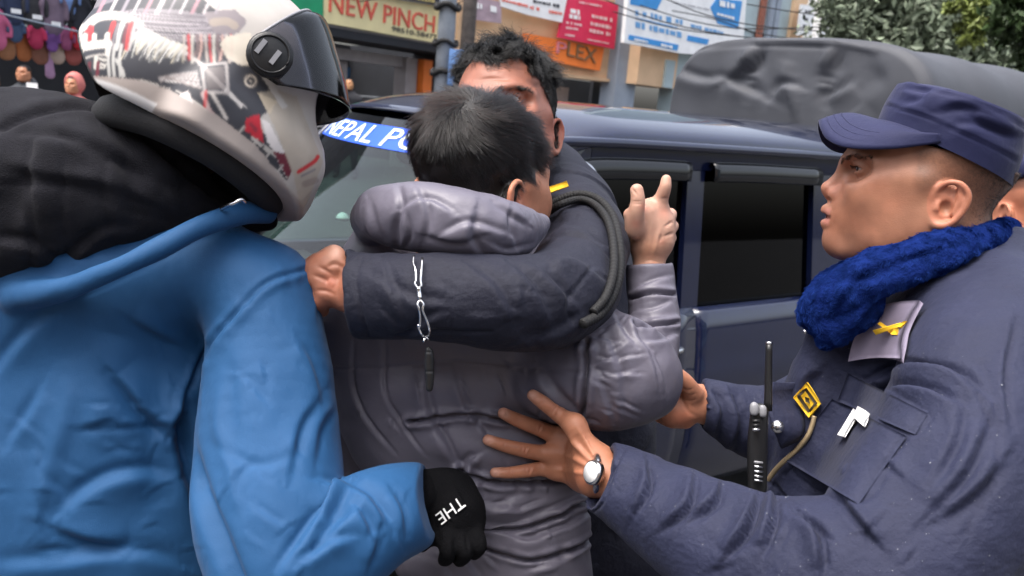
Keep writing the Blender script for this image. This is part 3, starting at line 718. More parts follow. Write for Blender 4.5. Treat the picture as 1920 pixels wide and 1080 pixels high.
gq = Poly(); E_.quad(gq, [(1504, 8), (1528, 11), (1522, 68), (1497, 66)], .5, .08); gq.build('board', M_whb, vs); scribble(E_, [(1510, 22, 1520, 23, 9), (1508, 36, 1518, 37, 9), (1506, 50, 1516, 51, 9)], .5, M_blkl, vs, seed=24)
# ---- overhead cables
CABL = ['black cable dipping lowest behind the front of the canvas top', 'black cable starting at the grey-blue pillar beside the crimson board', 'black cable crossing the top of the blue hexagon panel', 'black cable across the middle of the blue and white signboard', 'black cable running from the drain pipes into the tree', 'black cable ending low at the right of the canvas top', 'black cable above the cream NEW PINCH board', 'black cable leaving the dark weathered pole to the upper right']
for i, pts in enumerate([[(1090, -20), (1240, 40), (1420, 72), (1600, 70)], [(1150, 22), (1260, 52), (1400, 70), (1560, 80)], [(1230, -10), (1330, 30), (1450, 52), (1620, 62)], [(1200, 10), (1300, 40), (1400, 54), (1560, 50)], [(1400, 8), (1500, 24), (1600, 34), (1720, 38)], [(1260, 20), (1340, 36), (1440, 66), (1640, 90)], [(540, -8), (620, 6), (720, -4), (830, -30)], [(830, 20), (900, -12), (1000, -40)]]):
    tag(sweep('cable', [P(x, y, 14+i*.35) for x, y in pts], .011, M_rubber, seg=5), CABL[i], 'cable', 'overhead cables')
# ---- tree on the right
def tree(name, spots, base, label, n, leaf, m_, seed):
    thin = 1.0 if n > 20000 else .35
    t = empty(name, base, label, 'tree'); r = np.random.default_rng(seed); base = np.array(base)
    tops = [P(x, y, d) for x, y, d, _ in spots]
    mid = base+(0, 0, min(q[2] for q in tops)*(.45 if n > 20000 else 1.0))
    sweep('trunk', [base, base*.6+mid*.4+(.06, 0, 0), mid], np.array([.2, .16, .12]), M_wood, t, seg=10)
    for q in tops[::2]: sweep('limb', [mid, mid*.5+q*.5+r.normal(0, .15, 3), q], thin*np.array([.05, .03, .01]), M_wood, t, seg=6)
    V = []; Q = []
    C_ = []
    for (x, y, d, rad), c in zip(spots, tops):
        k = int(n*rad*rad/sum(s[3]**2 for s in spots)); sub = c+np.stack([v*rad*.75 for v in r.normal(0, .5, (max(k//26, 3), 3))])
        pos = sub[r.integers(0, len(sub), k)]+r.normal(0, rad*.13, (k, 3)); C_.append(pos)
    c = np.vstack(C_); k = len(c); a = r.normal(size=(k, 3)); a /= np.linalg.norm(a, axis=1, keepdims=True); b_ = np.cross(a, r.normal(size=(k, 3))); b_ /= np.linalg.norm(b_, axis=1, keepdims=True)
    s_ = leaf*(1+r.normal(0, .25, (k, 1))); nn = np.cross(a, b_)
    V = np.stack([c-a*s_, c+b_*s_*.42+nn*s_*.12, c+a*s_, c-b_*s_*.42+nn*s_*.12], 1).reshape(-1, 3); Q = np.arange(4*k).reshape(-1, 4)
    o = link('crown', mesh_np('crown', V, Q, smooth=False), m_, t); vcol(o.data, np.repeat(np.clip(1+r.normal(0, .3, (k, 1)), .3, 2)*np.array(TREE_C[name]), 4, 0)); return t
TREE_C = {'leafy_tree': (.14, .17, .115), 'dark_tree': (.035, .06, .02), 'pale_tree': (.13, .16, .035)}
M_leaf = mat('leaves', (.08, .11, .05), .55, attr=True, spec=.4)
q = P(1740, 130, 13); q[2] = 0
tree('leafy_tree', [(1600, 20, 13.2, .75), (1590, 90, 13.4, .6), (1660, 40, 12.8, .9), (1670, 120, 12.8, .8), (1740, 20, 13, .95), (1740, 100, 12.6, .9), (1810, 60, 13, .9), (1830, 130, 12.8, .8), (1880, 100, 13, .85), (1900, 20, 13.4, .9), (1930, 150, 13, .8), (1640, -60, 13, 1), (1760, -70, 13.2, 1.1), (1880, -60, 13.3, 1.1), (1700, 170, 13.2, .8), (1800, 180, 13.4, .8), (1880, 185, 12.6, .7), (1930, 200, 12.8, .8), (1990, 150, 13, .9), (1990, 40, 13, 1.0), (1850, 200, 12.6, .6), (1780, 225, 13, .7), (1840, 240, 13, .7), (1900, 245, 13, .7), (1960, 260, 13, .8), (2030, 220, 13, .9)], q, 'broad grey-green leafy tree above the canvas truck top', 46000, .075, M_leaf, 31)
q = P(2250, 60, 7.5); q[2] = 0
tree('dark_tree', [(1900, 10, 7.4, .28), (1885, 40, 7.4, .2), (1915, 60, 7.5, .25), (1940, 10, 7.5, .4), (1960, 80, 7.6, .4)], q, 'dark green tree branch hanging in the top right corner', 2600, .06, M_leaf, 32)
q = P(2200, 60, 9.5); q[2] = 0
tree('pale_tree', [(1810, 30, 9.4, .2), (1830, 60, 9.4, .22), (1850, 20, 9.5, .25), (1800, 5, 9.4, .18)], q, 'small yellow-green tree in front of the broad leafy tree', 1500, .05, M_leaf, 33)
# ---- passers-by at the far left and by the shops
def passer(x, y, d, hpx, jacket, label, hairm_=True, hood=None, skin=(.45, .2, .11)):
    """standing figure whose head centre is at image (x, y)"""
    c = P(x, y, d); s_ = hpx*d/F/.235; rt = empty('person', (c[0], c[1], 0), label, 'person')
    gz = c[2]; up_ = .0; f = Frame(c, np.stack([_r0, -np.array([0, 1, 0]), [0, 0, 1]], 1) @ np.diag([1, 1, 1]))
    f = Frame(c, np.stack([np.array([0, -1.0, 0]), np.array([1.0, 0, 0]), np.array([0, 0, 1.0])], 1))
    bs_ = face_sdf(.0065, f, detail=False, neck=(-.01, 0, -.2))
    for q in (1, -1): simple_hand(bs_, (.055, q*.24, -.77), (.1, 0, -1), 1.0, q); bs_.tube([(-.01, 0, -.18), (0, q*.17, -.27), (-.01, q*.25, -.52), (.055, q*.24, -.77)], [.04, .035, .03, .025], .01)
    V, Q = bs_.mesh(1); z = f.l(V)[:, 2]; X = f.l(V)
    o = link('body', mesh_np('body', V, Q), M_skin, rt); hs_ = sstep(0, .01, X[:, 2]-np.where(X[:, 0] > .05, .075, np.where(X[:, 0] > -.01, .03, -.06))); vcol(o.data, np.array(skin)*(1-hs_[:, None])+np.array((.012, .01, .01))*hs_[:, None])
    g = Sdf(.014, f); L_ = gz
    g.tube([(-.01, 0, -.17), (0, 0, -.25)], [.075, .12], .04); g.tube([(0, -.17, -.27), (0, .17, -.27)], [.09, .09], .05); g.tube([(0, 0, -.3), (0, 0, -.55), (0, 0, -.82)], [.19, .185, .18], .05, axis=(1, 0, 0), sq=.7)
    for q in (1, -1): g.tube([(0, q*.19, -.28), (-.01, q*.25, -.52), (.05, q*.24, -.76)], [.075, .065, .055], .02)
    if hood: g.tube([(-.09, -.06, -.12), (-.12, 0, -.1), (-.09, .06, -.12)], [.05, .06, .05], .03) if hood == 'down' else g.ell((-.03, 0, .02), (.13, .11, .15), k=.03)
    if hood == 'up': g.ell((.12, 0, -.0), (.12, .075, .11), k=.03, sub=True)
    garment('jacket', g, jacket, rt, post=0, smooth=1, noise=((6, (12, 12, 12), int(x)),))
    feet(rt, (c[0], c[1], .86), face=(0, -1)); return rt
m_gj = mat('grey_quilted', (.06, .065, .075), .6, var=(9, .2)); m_pk = mat('salmon_cloth', (.55, .17, .15), .7, var=(9, .12))
pa = passer(46, 138, 10.8, 33, m_gj, 'man in a dark grey padded jacket standing before the clothes shop', hood='down')
g = Poly(); cc = P(60, 166, 10.45); g.box(cc+(-.07, 0, -.06), cc+(.07, .01, .07)); g.build('white_badge', M_whb, pa)
passer(138, 160, 10.2, 30, m_pk, 'person in a salmon pink hooded jacket beside the helmet', hood='up')
passer(-14, 150, 10.4, 34, mat('pale_grey_cloth', (.2, .18, .2), .7), 'person in a pale grey top cut off by the left edge')
passer(655, 158, 15.5, 26, mat('black_cloth', (.02, .02, .025), .8), 'person in black standing in the shop doorway behind the visor tip', skin=(.5, .25, .12))
M_tyre = mat('tyre_rubber', (.015, .015, .016), .8)
# ---- the near side of the street, unseen; added to block low sky light
for i, (x0, x1, y0, y1, h_, c_) in enumerate([(-34, -9, -20, -10, 9, M_conc), (-8.5, 8, -20, -10.5, 8, M_ochre), (8.5, 34, -20, -10, 9, M_teal)]):
    bb = empty('street_building', ((x0+x1)/2, (y0+y1)/2, 0), ['plain grey building behind the photographer on the near side', 'ochre building behind the photographer on the near side', 'grey-teal building behind the photographer on the near side'][i], 'building')
    g = Poly(); g.box((x0, y0, 0), (x1, y1, h_)); g.build('wall', c_, bb)
    for fl in range(3):
        for k in range(5):
            xa = x0+(x1-x0)*(k+.25)/5; g = Poly(); g.box((xa, y1-.05, 1+fl*3), (xa+(x1-x0)*.1, y1+.03, 2.6+fl*3)); g.build('window', M_dark, bb)
# ------------------------------------------------------------------ the dark blue police pickup with a canvas top
o0 = P(1062, 262, 2.3); o0[2] = 0
ex = np.array([.809, .588, 0]); ey = np.array([-.588, .809, 0]); TF = Frame(o0, np.stack([ex, ey, [0, 0, 1]], 1))
TR = empty('pickup_truck', o0, 'dark navy double-cab pickup with a grey canvas top and a blue windscreen strip', 'truck')
M_paint = mat('navy_paint', (.006, .0095, .034), .22, coat=1, spec=.35, bump=(6, .012), var=(30, .1)); M_paint.node_tree.nodes['Principled BSDF'].inputs['Coat IOR'].default_value = 1.55
M_rub = mat('black_rubber_trim', (.01, .01, .011), .5); M_int = mat('cab_interior', (.03, .031, .034), .8, var=(8, .2))
M_chr = mat('bright_trim', (.6, .6, .62), .2, metal=1); M_smoke = mat('smoked_acrylic', (.008, .009, .011), .14, coat=.3, spec=.5)
def glass(name, tint, r=.02, ior=1.9):
    M = bpy.data.materials.new(name); M.use_nodes = True; t = M.node_tree; t.nodes.clear(); o = t.nodes.new('ShaderNodeOutputMaterial'); mx = t.nodes.new('ShaderNodeMixShader')
    tr = t.nodes.new('ShaderNodeBsdfTransparent'); gl = t.nodes.new('ShaderNodeBsdfGlossy'); fr = t.nodes.new('ShaderNodeFresnel'); tr.inputs[0].default_value = (*tint, 1); gl.inputs['Roughness'].default_value = r; fr.inputs[0].default_value = ior
    t.links.new(fr.outputs[0], mx.inputs[0]); t.links.new(tr.outputs[0], mx.inputs[1]); t.links.new(gl.outputs[0], mx.inputs[2]); t.links.new(mx.outputs[0], o.inputs[0]); return M
M_tint = glass('dark_tinted_glass', (.08, .08, .1), ior=1.35); M_wind = glass('windscreen_glass', (.68, .8, .77), ior=1.55); M_pane = glass('clear_green_glass', (.55, .7, .66))
WID = 1.5
def tg(name, pts, m_, par=TR, **k): return grid_mesh(name, TF.w(np.array(pts)), m_, par, **k)
# roof: across profile swept along the cab, dropping to the windscreen edge
ya = np.concatenate([np.linspace(.045, .3, 14), np.linspace(.3, WID-.3, 10)[1:-1], np.linspace(WID-.3, WID-.045, 14)])
def roof_z(y): e = np.minimum(y, WID-y); return 1.618+.078*np.sqrt(np.clip(1-((.36-np.minimum(e, .36))/.315)**2, 0, 1))+.03*(1-((y-WID/2)/(WID/2))**2)
rows = []
for x in np.concatenate([np.linspace(0, .3, 12), np.linspace(.4, 1.86, 14)]):
    t = np.clip(1-x/.3, 0, 1); bow = .16*(1-((ya-WID/2)/(WID/2))**2)*t
    rows.append(np.stack([x-bow-.02*t, ya, roof_z(ya)-.075*t**2.2], 1))
roof = tg('roof', rows, M_paint, thick=.0); md = roof.modifiers.new('solid', 'SOLIDIFY'); md.thickness = .012
# drip rail and upper side frame
def sidept(x, z): return (x, .052*np.clip((z-1.08)/.5, 0, 1), z)
for side in (0, 1):
    mir = (lambda p: np.array([p[0], WID-p[1], p[2]])) if side else (lambda p: np.array(p))
    W3 = lambda pts: TF.w(np.array([mir(p) for p in pts]))
    sweep('drip_rail', W3([(-.46, .01, 1.13), (-.3, .028, 1.3), (-.13, .048, 1.52), (-.02, .05, 1.605), (.12, .044, 1.622), (.6, .04, 1.624), (1.86, .04, 1.62)]), .016, M_paint, TR, seg=8)
    def strip(name, a, m_=M_paint, off=.0):
        g = Poly(); g.prism([TF.w(mir((p[0], p[1]-off, p[2]))) for p in [sidept(*q) for q in a]], TF.A[:, 1]*(.05 if not side else -.05)); return g.build(name, m_, TR)
    strip('front_pillar', [(-.5, 1.075), (-.4, 1.075), (.04, 1.5), (.14, 1.57), (.14, 1.622), (.02, 1.608), (-.13, 1.52)])
    strip('roof_rail', [(.142, 1.622), (.142, 1.55), (1.86, 1.55), (1.86, 1.622)])
    strip('centre_pillar', [(.56, 1.075), (.64, 1.075), (.64, 1.548), (.56, 1.548)]); strip('rear_pillar', [(1.28, 1.075), (1.86, 1.075), (1.86, 1.548), (1.24, 1.548)])
    for nm, a in (('front_window', [(-.39, 1.07), (.558, 1.07), (.558, 1.555), (.13, 1.555), (.04, 1.49)]), ('rear_window', [(.642, 1.07), (1.278, 1.07), (1.238, 1.555), (.642, 1.555)])):
        g = Poly(); g.prism([TF.w(mir((p[0], p[1]+.022, p[2]))) for p in [sidept(*q) for q in a]], TF.A[:, 1]*(.004 if not side else -.004)); g.build(nm, M_tint if not side else M_pane, TR)
    # rain visors
    for xs in ([(-.02, .1, 1.495), (.06, .1, 1.545), (.14, .1, 1.566), (.34, .1, 1.57), (.545, .1, 1.568)], [(.655, .1, 1.568), (.9, .1, 1.569), (1.25, .1, 1.564)]):
        pts = catmull([(x, sidept(x, z)[1], z) for x, _, z in xs], 8); prof = [(0.004, .012), (-.02, .010), (-.031, 0), (-.035, -.014), (-.036, -.034), (-.035, -.052)]
        G = [[mir((p[0], p[1]+dy, p[2]+dz)) for dy, dz in prof] for p in pts]; v = grid_mesh('rain_visor', TF.w(np.array(G)), M_smoke, TR); mm = v.modifiers.new('solid', 'SOLIDIFY'); mm.thickness = .003
    # doors and lower body: profile swept per panel with shut lines
    zs = [(.42, .03), (.46, .0), (.62, -.022), (.8, -.03), (.86, -.035), (.885, -.028), (.95, -.022), (1.02, -.012), (1.06, -.004), (1.075, .012)]
    for nm, xa, xb in (('front_wing', -1.5, -.405), ('front_door', -.4, .6), ('rear_door', .605, 1.4), ('rear_panel', 1.405, 1.86), ('bed_side', 1.9, 3.5)):
        G = [[mir((x, y, z)) for z, y in zs] for x in np.linspace(xa, xb, 14)]; pn = grid_mesh(nm, TF.w(np.array(G)), M_paint, TR); mm = pn.modifiers.new('solid', 'SOLIDIFY'); mm.thickness = .03; mm.offset = -1 if True else 1
        if 'door' in nm:
            xh = xb-.2; sweep('door_handle', W3([(xh, -.036, .965), (xh+.02, -.056, .968), (xh+.12, -.056, .968), (xh+.14, -.034, .965)]), .011, M_chr, pn, seg=8)
            sweep('belt_trim', W3([(xa+.02, -.006, 1.068), (xb-.02, -.006, 1.068)]), .0075, M_chr if not side else M_rub, pn, seg=6)
            sweep('rubbing_strip', W3([(xa+.01, -.045, .78), (xb-.01, -.045, .78)]), .016, M_rub, pn, seg=6)
# windscreen
yy = np.linspace(.05, WID-.05, 25); bowf = 1-((yy-WID/2)/(WID/2))**2
def ws(u, v, off=0):
    """u across 0..1, v from top 0 to bottom 1"""
    y = .05+(WID-.1)*u; b_ = 1-((y-WID/2)/(WID/2))**2; x = (-.03-.17*b_)*(1-v)+(-.47-.24*b_)*v; z = (1.55+.095*np.clip(b_*1.6, 0, 1)*.85)*(1-v)+1.06*v+.018*math.sin(v*math.pi)
    return np.array([x-off*.72, y, z+off*.68])
tg('windscreen', [[ws(u, v) for u in np.linspace(0, 1, 25)] for v in np.linspace(0, 1, 12)], M_wind)
M_strip = mat('blue_strip', (.02, .09, .62), .4); M_stl = mat('white_vinyl', (.72, .78, .8), .5)
sp = tg('windscreen_strip', [[ws(u, v, .002) for u in np.linspace(.03, .83, 25)] for v in np.linspace(.05, .18, 4)], M_strip)
me = text_mesh('NEPAL POLICE', 1.0); bm = bmesh.new() if 'bmesh' in globals() else None
import bmesh
bm = bmesh.new(); bm.from_mesh(me); bmesh.ops.subdivide_edges(bm, edges=bm.edges[:], cuts=1); bm.to_mesh(me); bm.free()
n = len(me.vertices); a = np.empty(n*3, np.float32); me.vertices.foreach_get('co', a); a = a.reshape(-1, 3); u = (a[:, 0]-a[:, 0].min())/(a[:, 0].max()-a[:, 0].min()); v = (a[:, 1]-a[:, 1].min())/(a[:, 1].max()-a[:, 1].min())
me.vertices.foreach_set('co', np.array([TF.w(ws(.80-.8*p, .17-.11*q, .0045)) for p, q in zip(u, v)], np.float32).ravel()); me.update(); letters(me, M_stl, sp)
# wing mirrors (the far one shows beside the windscreen)
for px_, py_, yl in ((606, 232, WID+.13), (1085, 360, -.13)):
    dd_ = P(px_, py_, 1)-CAM; oo_ = TF.l(CAM); dl_ = TF.A.T @ dd_; tt_ = (yl-oo_[1])/dl_[1]; c_ = oo_+dl_*tt_
    g = Sdf(.006, TF); g.ell(c_, (.045, .075, .085), k=.01); wm = garment('wing_mirror', g, M_chr, TR, post=0)
    for dz in (-.05, -.02, .01, .04): sweep('mirror_rib', TF.w([c_+(-.044, -.055, dz), c_+(-.05, 0, dz+.003), c_+(-.044, .055, dz)]), .006, M_rub, wm, seg=5)
    q_ = 1 if yl > 0 else -1
    sweep('mirror_arm', TF.w([c_+(0, -q_*.06, -.03), c_+(.05, -q_*.13, -.06)]), .016, M_rub, TR, seg=8)
# wipers, cowl, bonnet
tg('bonnet', [[(x, y, 1.03-.12*((-.5-x)/1.0)**1.5+.03*(1-((y-WID/2)/(WID/2))**2)) for y in np.linspace(.06, WID-.06, 20)] for x in np.linspace(-.5, -1.5, 14)], M_paint)
tg('cowl', [[tuple(ws(u, 1.0)+(dx, 0, dz)) for u in np.linspace(0, 1, 20)] for dx, dz in ((.06, .0), (0, .004), (-.1, -.02))], M_rub)
for u0, u1 in ((.35, .75), (.6, .95)): sweep('wiper', TF.w(np.array([ws(u0, 1.0, .02), ws(u0+.02, .95, .02), ws(u1, .9, .015)])), .009, M_rub, TR, seg=6)
g = Poly(); g.box((-1.62, .02, .45), (-1.505, WID-.02, .95), lambda p: TF.w(np.array(p))); g.build('grille', M_rub, TR, bevel=.02)
for y in (.2, WID-.2): sweep('headlight', TF.w([(-1.6, y, .78), (-1.65, y, .78)]), .1, M_chr, TR, seg=20)
g = Poly(); g.box((-1.78, -.03, .38), (-1.6, WID+.03, .56), lambda p: TF.w(np.array(p))); g.build('bumper', M_rub, TR, bevel=.03)
for x in (-.95, 2.55):
    for y in (.06, WID-.06):
        a_ = np.linspace(0, 2*np.pi, 37); wl = sweep('wheel', TF.w(np.stack([x+.26*np.cos(a_), y+0*a_, .36+.26*np.sin(a_)], 1)), .1, M_tyre, TR, seg=12, spline=False); sweep('rim', TF.w([(x, y-.09, .36), (x, y+.09, .36)]), .18, M_chr, wl, seg=24)
# cab inside: floor, dash, steering wheel, seats, back wall
for nm, lo, hi in (('cab_floor', (-.45, .06, .45), (1.84, WID-.06, .5)), ('cab_back', (1.8, .08, .5), (1.85, WID-.08, 1.5)), ('dashboard', (-.5, .07, .8), (-.2, WID-.07, 1.04)), ('chassis', (-1.5, .15, .3), (3.5, WID-.15, .44)), ('bed', (1.9, .06, .5), (3.5, WID-.06, .6))):
    g = Poly(); g.box(lo, hi, lambda p: TF.w(np.array(p))); g.build(nm, M_int, TR)
M_cream2 = mat('white_seat_cover', (.6, .6, .57), .8, var=(9, .1))
for x, y, c in ((.25, .38, M_int), (.25, 1.12, M_int), (1.3, .38, M_int), (1.3, 1.12, M_int)):
    g = Sdf(.014, TF); g.tube([(x-.15, y, .72), (x+.2, y, .72), (x+.3, y, 1.2)], [.13, .15, .1], .05, axis=(0, 1, 0), sq=.999); g.tube([(x+.05, y-.15, .72), (x+.05, y+.15, .72)], [.12, .12], .05); g.tube([(x+.27, y-.14, .95), (x+.3, y-.14, 1.15), (x+.3, y+.14, 1.15), (x+.27, y+.14, .95)], [.08]*4, .05)
    st_ = garment('seat', g, M_int, TR, post=0); g = Sdf(.01, TF); g.tube([(x+.3, y-.07, 1.34), (x+.3, y+.07, 1.34)], [.075, .075], .02); garment('headrest', g, c, st_, post=0)
a_ = np.linspace(0, 2*np.pi, 33); sweep('steering_wheel', TF.w(np.stack([-.12-.1*np.sin(a_), .42+.18*np.cos(a_), 1.02+.15*np.sin(a_)], 1)), .014, M_rub, TR, seg=8, spline=False)
dd_ = P(642, 414, 1)-CAM; dc_ = TF.l(CAM+dd_*((1.04-CAM[2])/dd_[2])); M_dome = mat('white_plastic', (.7, .7, .68), .4)
dm = Sdf(.004, TF); dm.ell(dc_, (.036, .036, .045)); dm.cut((0, 0, 1.042), (0, 0, -1)); domee = garment('dome_ornament', dm, M_dome, None, post=0); tag(domee, 'small white dome standing on the truck dashboard behind the windscreen', 'ornament')
a_ = np.linspace(0, 2*np.pi, 25); sweep('dome_band', TF.w(np.stack([dc_[0]+.037*np.cos(a_), dc_[1]+.037*np.sin(a_), 1.052+0*a_], 1)), .004, M_rub, domee, seg=5, spline=False)
pp_ = [TF.w((-.5, .75+dy, 1.05+dz)) for dy, dz in ((0, 0), (.3, 0), (.3, .0), (0, .0))]
g = Poly(); g.box((-.44, .5, 1.043), (-.24, .82, 1.05), lambda p: TF.w(np.array(p))); tag(g.build('dash_papers', mat('pale_papers', (.6, .62, .58), .7, var=(12, .2))), 'pale papers lying on the truck dashboard under the windscreen', 'papers')
mr_ = Sdf(.008, TF); mr_.ell((-.08, .76, 1.5), (.02, .11, .035)); garment('rear_mirror', mr_, M_rub, TR, post=0)
# canvas top on hoops
M_canvas = mat('grey_canvas', (.055, .058, .068), .6, bump=((500, .2), (25, .15)), var=(5, .12), spec=.35)
sec = [(.0, .95), (-.005, 1.3), (.0, 1.66), (.02, 1.86), (.09, 2.0), (.24, 2.085), (.5, 2.118), (.75, 2.125), (1.0, 2.12), (1.28, 2.095), (1.42, 2.01), (1.49, 1.86), (1.5, 1.66), (1.505, 1.3), (1.5, .95)]
sc_ = catmull([(0, a, b) for a, b in sec], 8)[:, 1:]; ctr = np.array([.75, 1.45]); rows = []
for q in np.linspace(.03, .97, 60): rows.append([(1.9-.012*(1-q**4), *(ctr+(p-ctr)*q)) for p in sc_])
for q in (.985, .995, 1.0): rows.append([(1.9+.004+.02*(q-.97)/.03, *(ctr+(p-ctr)*q)) for p in sc_])
for x in np.linspace(1.95, 3.52, 50):
    sag = .02*math.sin((x-1.95)*math.pi*3/1.57)**2; rows.append([(x, *(ctr+(p-ctr)*(1.006-sag))) for p in sc_])
cv = tg('canvas_top', rows, M_canvas)
cst2 = [('f', 16, 22, [(1255, 130), (1310, 150), (1362, 152)]), ('f', 16, 25, [(1420, 95), (1395, 130), (1362, 152)]), ('f', 18, 22, [(1362, 150), (1400, 170), (1430, 185)]), ('r', 9, 24, [(1414, 84), (1408, 105), (1396, 122)]), ('r', 9, 24, [(1562, 84), (1553, 108), (1540, 128)]), ('g', 10, 22, [(1425, 90), (1422, 120), (1412, 132)]), ('g', 9, 22, [(1574, 90), (1570, 120), (1560, 140)]),
        ('f', 14, 24, [(1452, 182), (1470, 162), (1496, 166)]), ('r', 16, 14, [(1480, 112), (1472, 140), (1490, 160)]), ('w', 30, 16, [(1480, 190), (1500, 188)]), ('f', 12, 18, [(1548, 185), (1575, 172), (1600, 155)]), ('f', 8, 14, [(1392, 142), (1405, 136), (1416, 140)]), ('f', 8, 14, [(1390, 155), (1402, 152), (1412, 156)]), ('f', 8, 14, [(1535, 150), (1545, 147), (1556, 150)]), ('f', 8, 14, [(1532, 162), (1542, 158), (1554, 161)]),
        ('r', 4, 8, [(1285, 84), (1400, 76), (1560, 80), (1640, 96)], 0), ('g', 4, 8, [(1300, 92), (1400, 84), (1560, 88)], 0), ('f', 40, 14, [(1620, 190), (1660, 150), (1640, 110)]), ('g', 14, 12, [(1555, 130), (1552, 170), (1545, 210)]), ('g', 12, 10, [(1400, 125), (1405, 165), (1400, 200)])]
def edit(o, fn):
    n = len(o.data.vertices); a = np.empty(n*3, np.float32); o.data.vertices.foreach_get('co', a); a = a.reshape(-1, 3).astype(float)
    q = np.array([p.vertices[:] for p in o.data.polygons if len(p.vertices) == 4]); a = fn(a, q); o.data.vertices.foreach_set('co', np.ascontiguousarray(a, np.float32).ravel()); o.data.update()
def cvf(a, q):
    nn = np.cross(a[q[:, 2]]-a[q[:, 0]], a[q[:, 3]]-a[q[:, 1]]); qq = q if ((a[q].mean(1)-a.mean(0))*nn).sum() > 0 else q[:, ::-1]
    a = sculpt(a, qq, [(k_[0], k_[1], k_[2]*1.25, *k_[3:]) for k_ in cst2]); return a
edit(cv, cvf)
for (x0, y0), (x1, y1) in (((1414, 86), (1396, 124)), ((1564, 86), (1542, 130))): pass
# ------------------------------------------------------------------ the man in the blue jacket and helmet
hipw = P(170, 1420, 1.12)
R1 = empty('person', (hipw[0], hipw[1], 0), 'man in a bright blue jacket and patterned white motorcycle helmet, his back to us', 'person')
feet(R1, (hipw[0], hipw[1], .86), face=(.75, .66))
jk = Sdf(.0034)
jk.px([(165, 560, 1.08, 250), (140, 760, 1.07, 300), (130, 1000, 1.08, 320), (150, 1300, 1.12, 310), (165, 1480, 1.12, 300)], k=.04, sq=.62)
jk.px([(-190, 640, 1.06, 110), (-20, 540, 1.03, 120), (200, 520, 1.0, 120), (380, 500, 1.0, 95), (495, 555, 1.01, 92)], k=.07)
jk.px([(500, 565, 1.0, 96), (503, 680, .98, 112), (500, 830, .95, 132), (505, 960, .92, 140), (530, 1050, .9, 132), (610, 1035, .9, 106), (700, 975, .93, 92), (765, 948, .97, 80), (806, 938, 1.0, 66)], k=.03)
jk.cuff(806, 938, 1.0, 66, 1, -.15)
jk.px([(-215, 640, 1.08, 110), (-290, 850, 1.06, 110), (-260, 1080, .98, 105), (-130, 1200, .93, 90)], k=.03)
jk.px([(30, 558, .93, 22), (130, 540, .9, 25), (250, 488, .89, 25), (370, 428, .92, 24), (450, 400, .96, 22), (500, 402, 1.0, 20)], k=.012)
st = [('k', 5, 3.5, [(572, 505), (500, 530), (440, 590), (385, 660), (350, 740), (332, 800)], 0),
      ('r', 9, 2.5, [(556, 520), (500, 545), (452, 600), (400, 670), (365, 745)], 0),
      ('f', 16, 5, [(345, 650), (297, 626), (245, 596)]),
      ('f', 22, 14, [(330, 818), (275, 775), (240, 730), (216, 700)]),
      ('f', 20, 12, [(352, 730), (338, 790), (342, 850)]),
      ('g', 16, 16, [(338, 800), (365, 900), (405, 1000), (440, 1090)], 0),
      ('f', 24, 6, [(-20, 720), (40, 640), (110, 575)]),
      ('f', 20, 6, [(20, 830), (60, 770), (80, 730)]),
      ('f', 26, 9, [(120, 960), (175, 915), (245, 890), (330, 900)]),
      ('f', 22, 10, [(240, 1024), (180, 1015), (110, 990)]),
      ('f', 28, 8, [(0, 1062), (100, 1055), (230, 1035), (330, 1060)]),
      ('r', 22, 6, [(135, 700), (118, 800), (60, 960)]),
      ('w', 50, 10, [(210, 620), (190, 740), (230, 840)]),
      ('g', 34, 9, [(300, 700), (290, 850), (300, 960)]),
      ('f', 12, 3, [(350, 795), (280, 795), (140, 800)]),
      ('f', 14, 4, [(225, 790), (205, 785), (160, 800)]),
      # sleeve
      ('f', 18, 5, [(600, 740), (560, 800), (540, 900)]), ('f', 12, 3, [(470, 862), (440, 900), (455, 960)]),
      ('r', 14, 4, [(420, 700), (410, 800), (450, 930)]), ('f', 16, 5, [(628, 760), (600, 800), (590, 860)]),
      ('f', 16, 5, [(560, 640), (585, 690), (600, 750)]), ('g', 10, 2.5, [(395, 830), (480, 870), (560, 850)]),
      ('f', 22, 14, [(655, 905), (628, 940), (603, 975)]), ('f', 18, 10, [(600, 1022), (636, 985), (668, 952)]),
      ('f', 18, 10, [(655, 912), (692, 936), (724, 985)]), ('f', 16, 9, [(668, 958), (684, 985), (692, 1005)]),
      ('f', 14, 7, [(735, 925), (752, 960), (757, 1000)]), ('f', 16, 8, [(560, 1060), (620, 1020), (660, 1010)]),
      ('f', 18, 8, [(600, 905), (640, 915), (662, 905)]), ('f', 18, 8, [(520, 1080), (575, 1000), (610, 955)]),
      ('f', 12, 6, [(705, 1000), (700, 1030), (690, 1060)]),
      ('g', 3, 1.5, [(30, 580), (130, 566), (250, 514), (370, 452), (450, 422)], 0)]
for i in range(16):
    x0, y0 = rng.uniform(0, 560), rng.uniform(620, 1060); a_ = rng.normal(.9, .5); L_ = rng.uniform(30, 90)
    st.append(('f', rng.uniform(8, 16), rng.uniform(1.5, 3.5), [(x0, y0), (x0+L_*.5*math.cos(a_)+rng.normal(0, 6), y0+L_*.5*math.sin(a_)), (x0+L_*math.cos(a_), y0+L_*math.sin(a_))]))
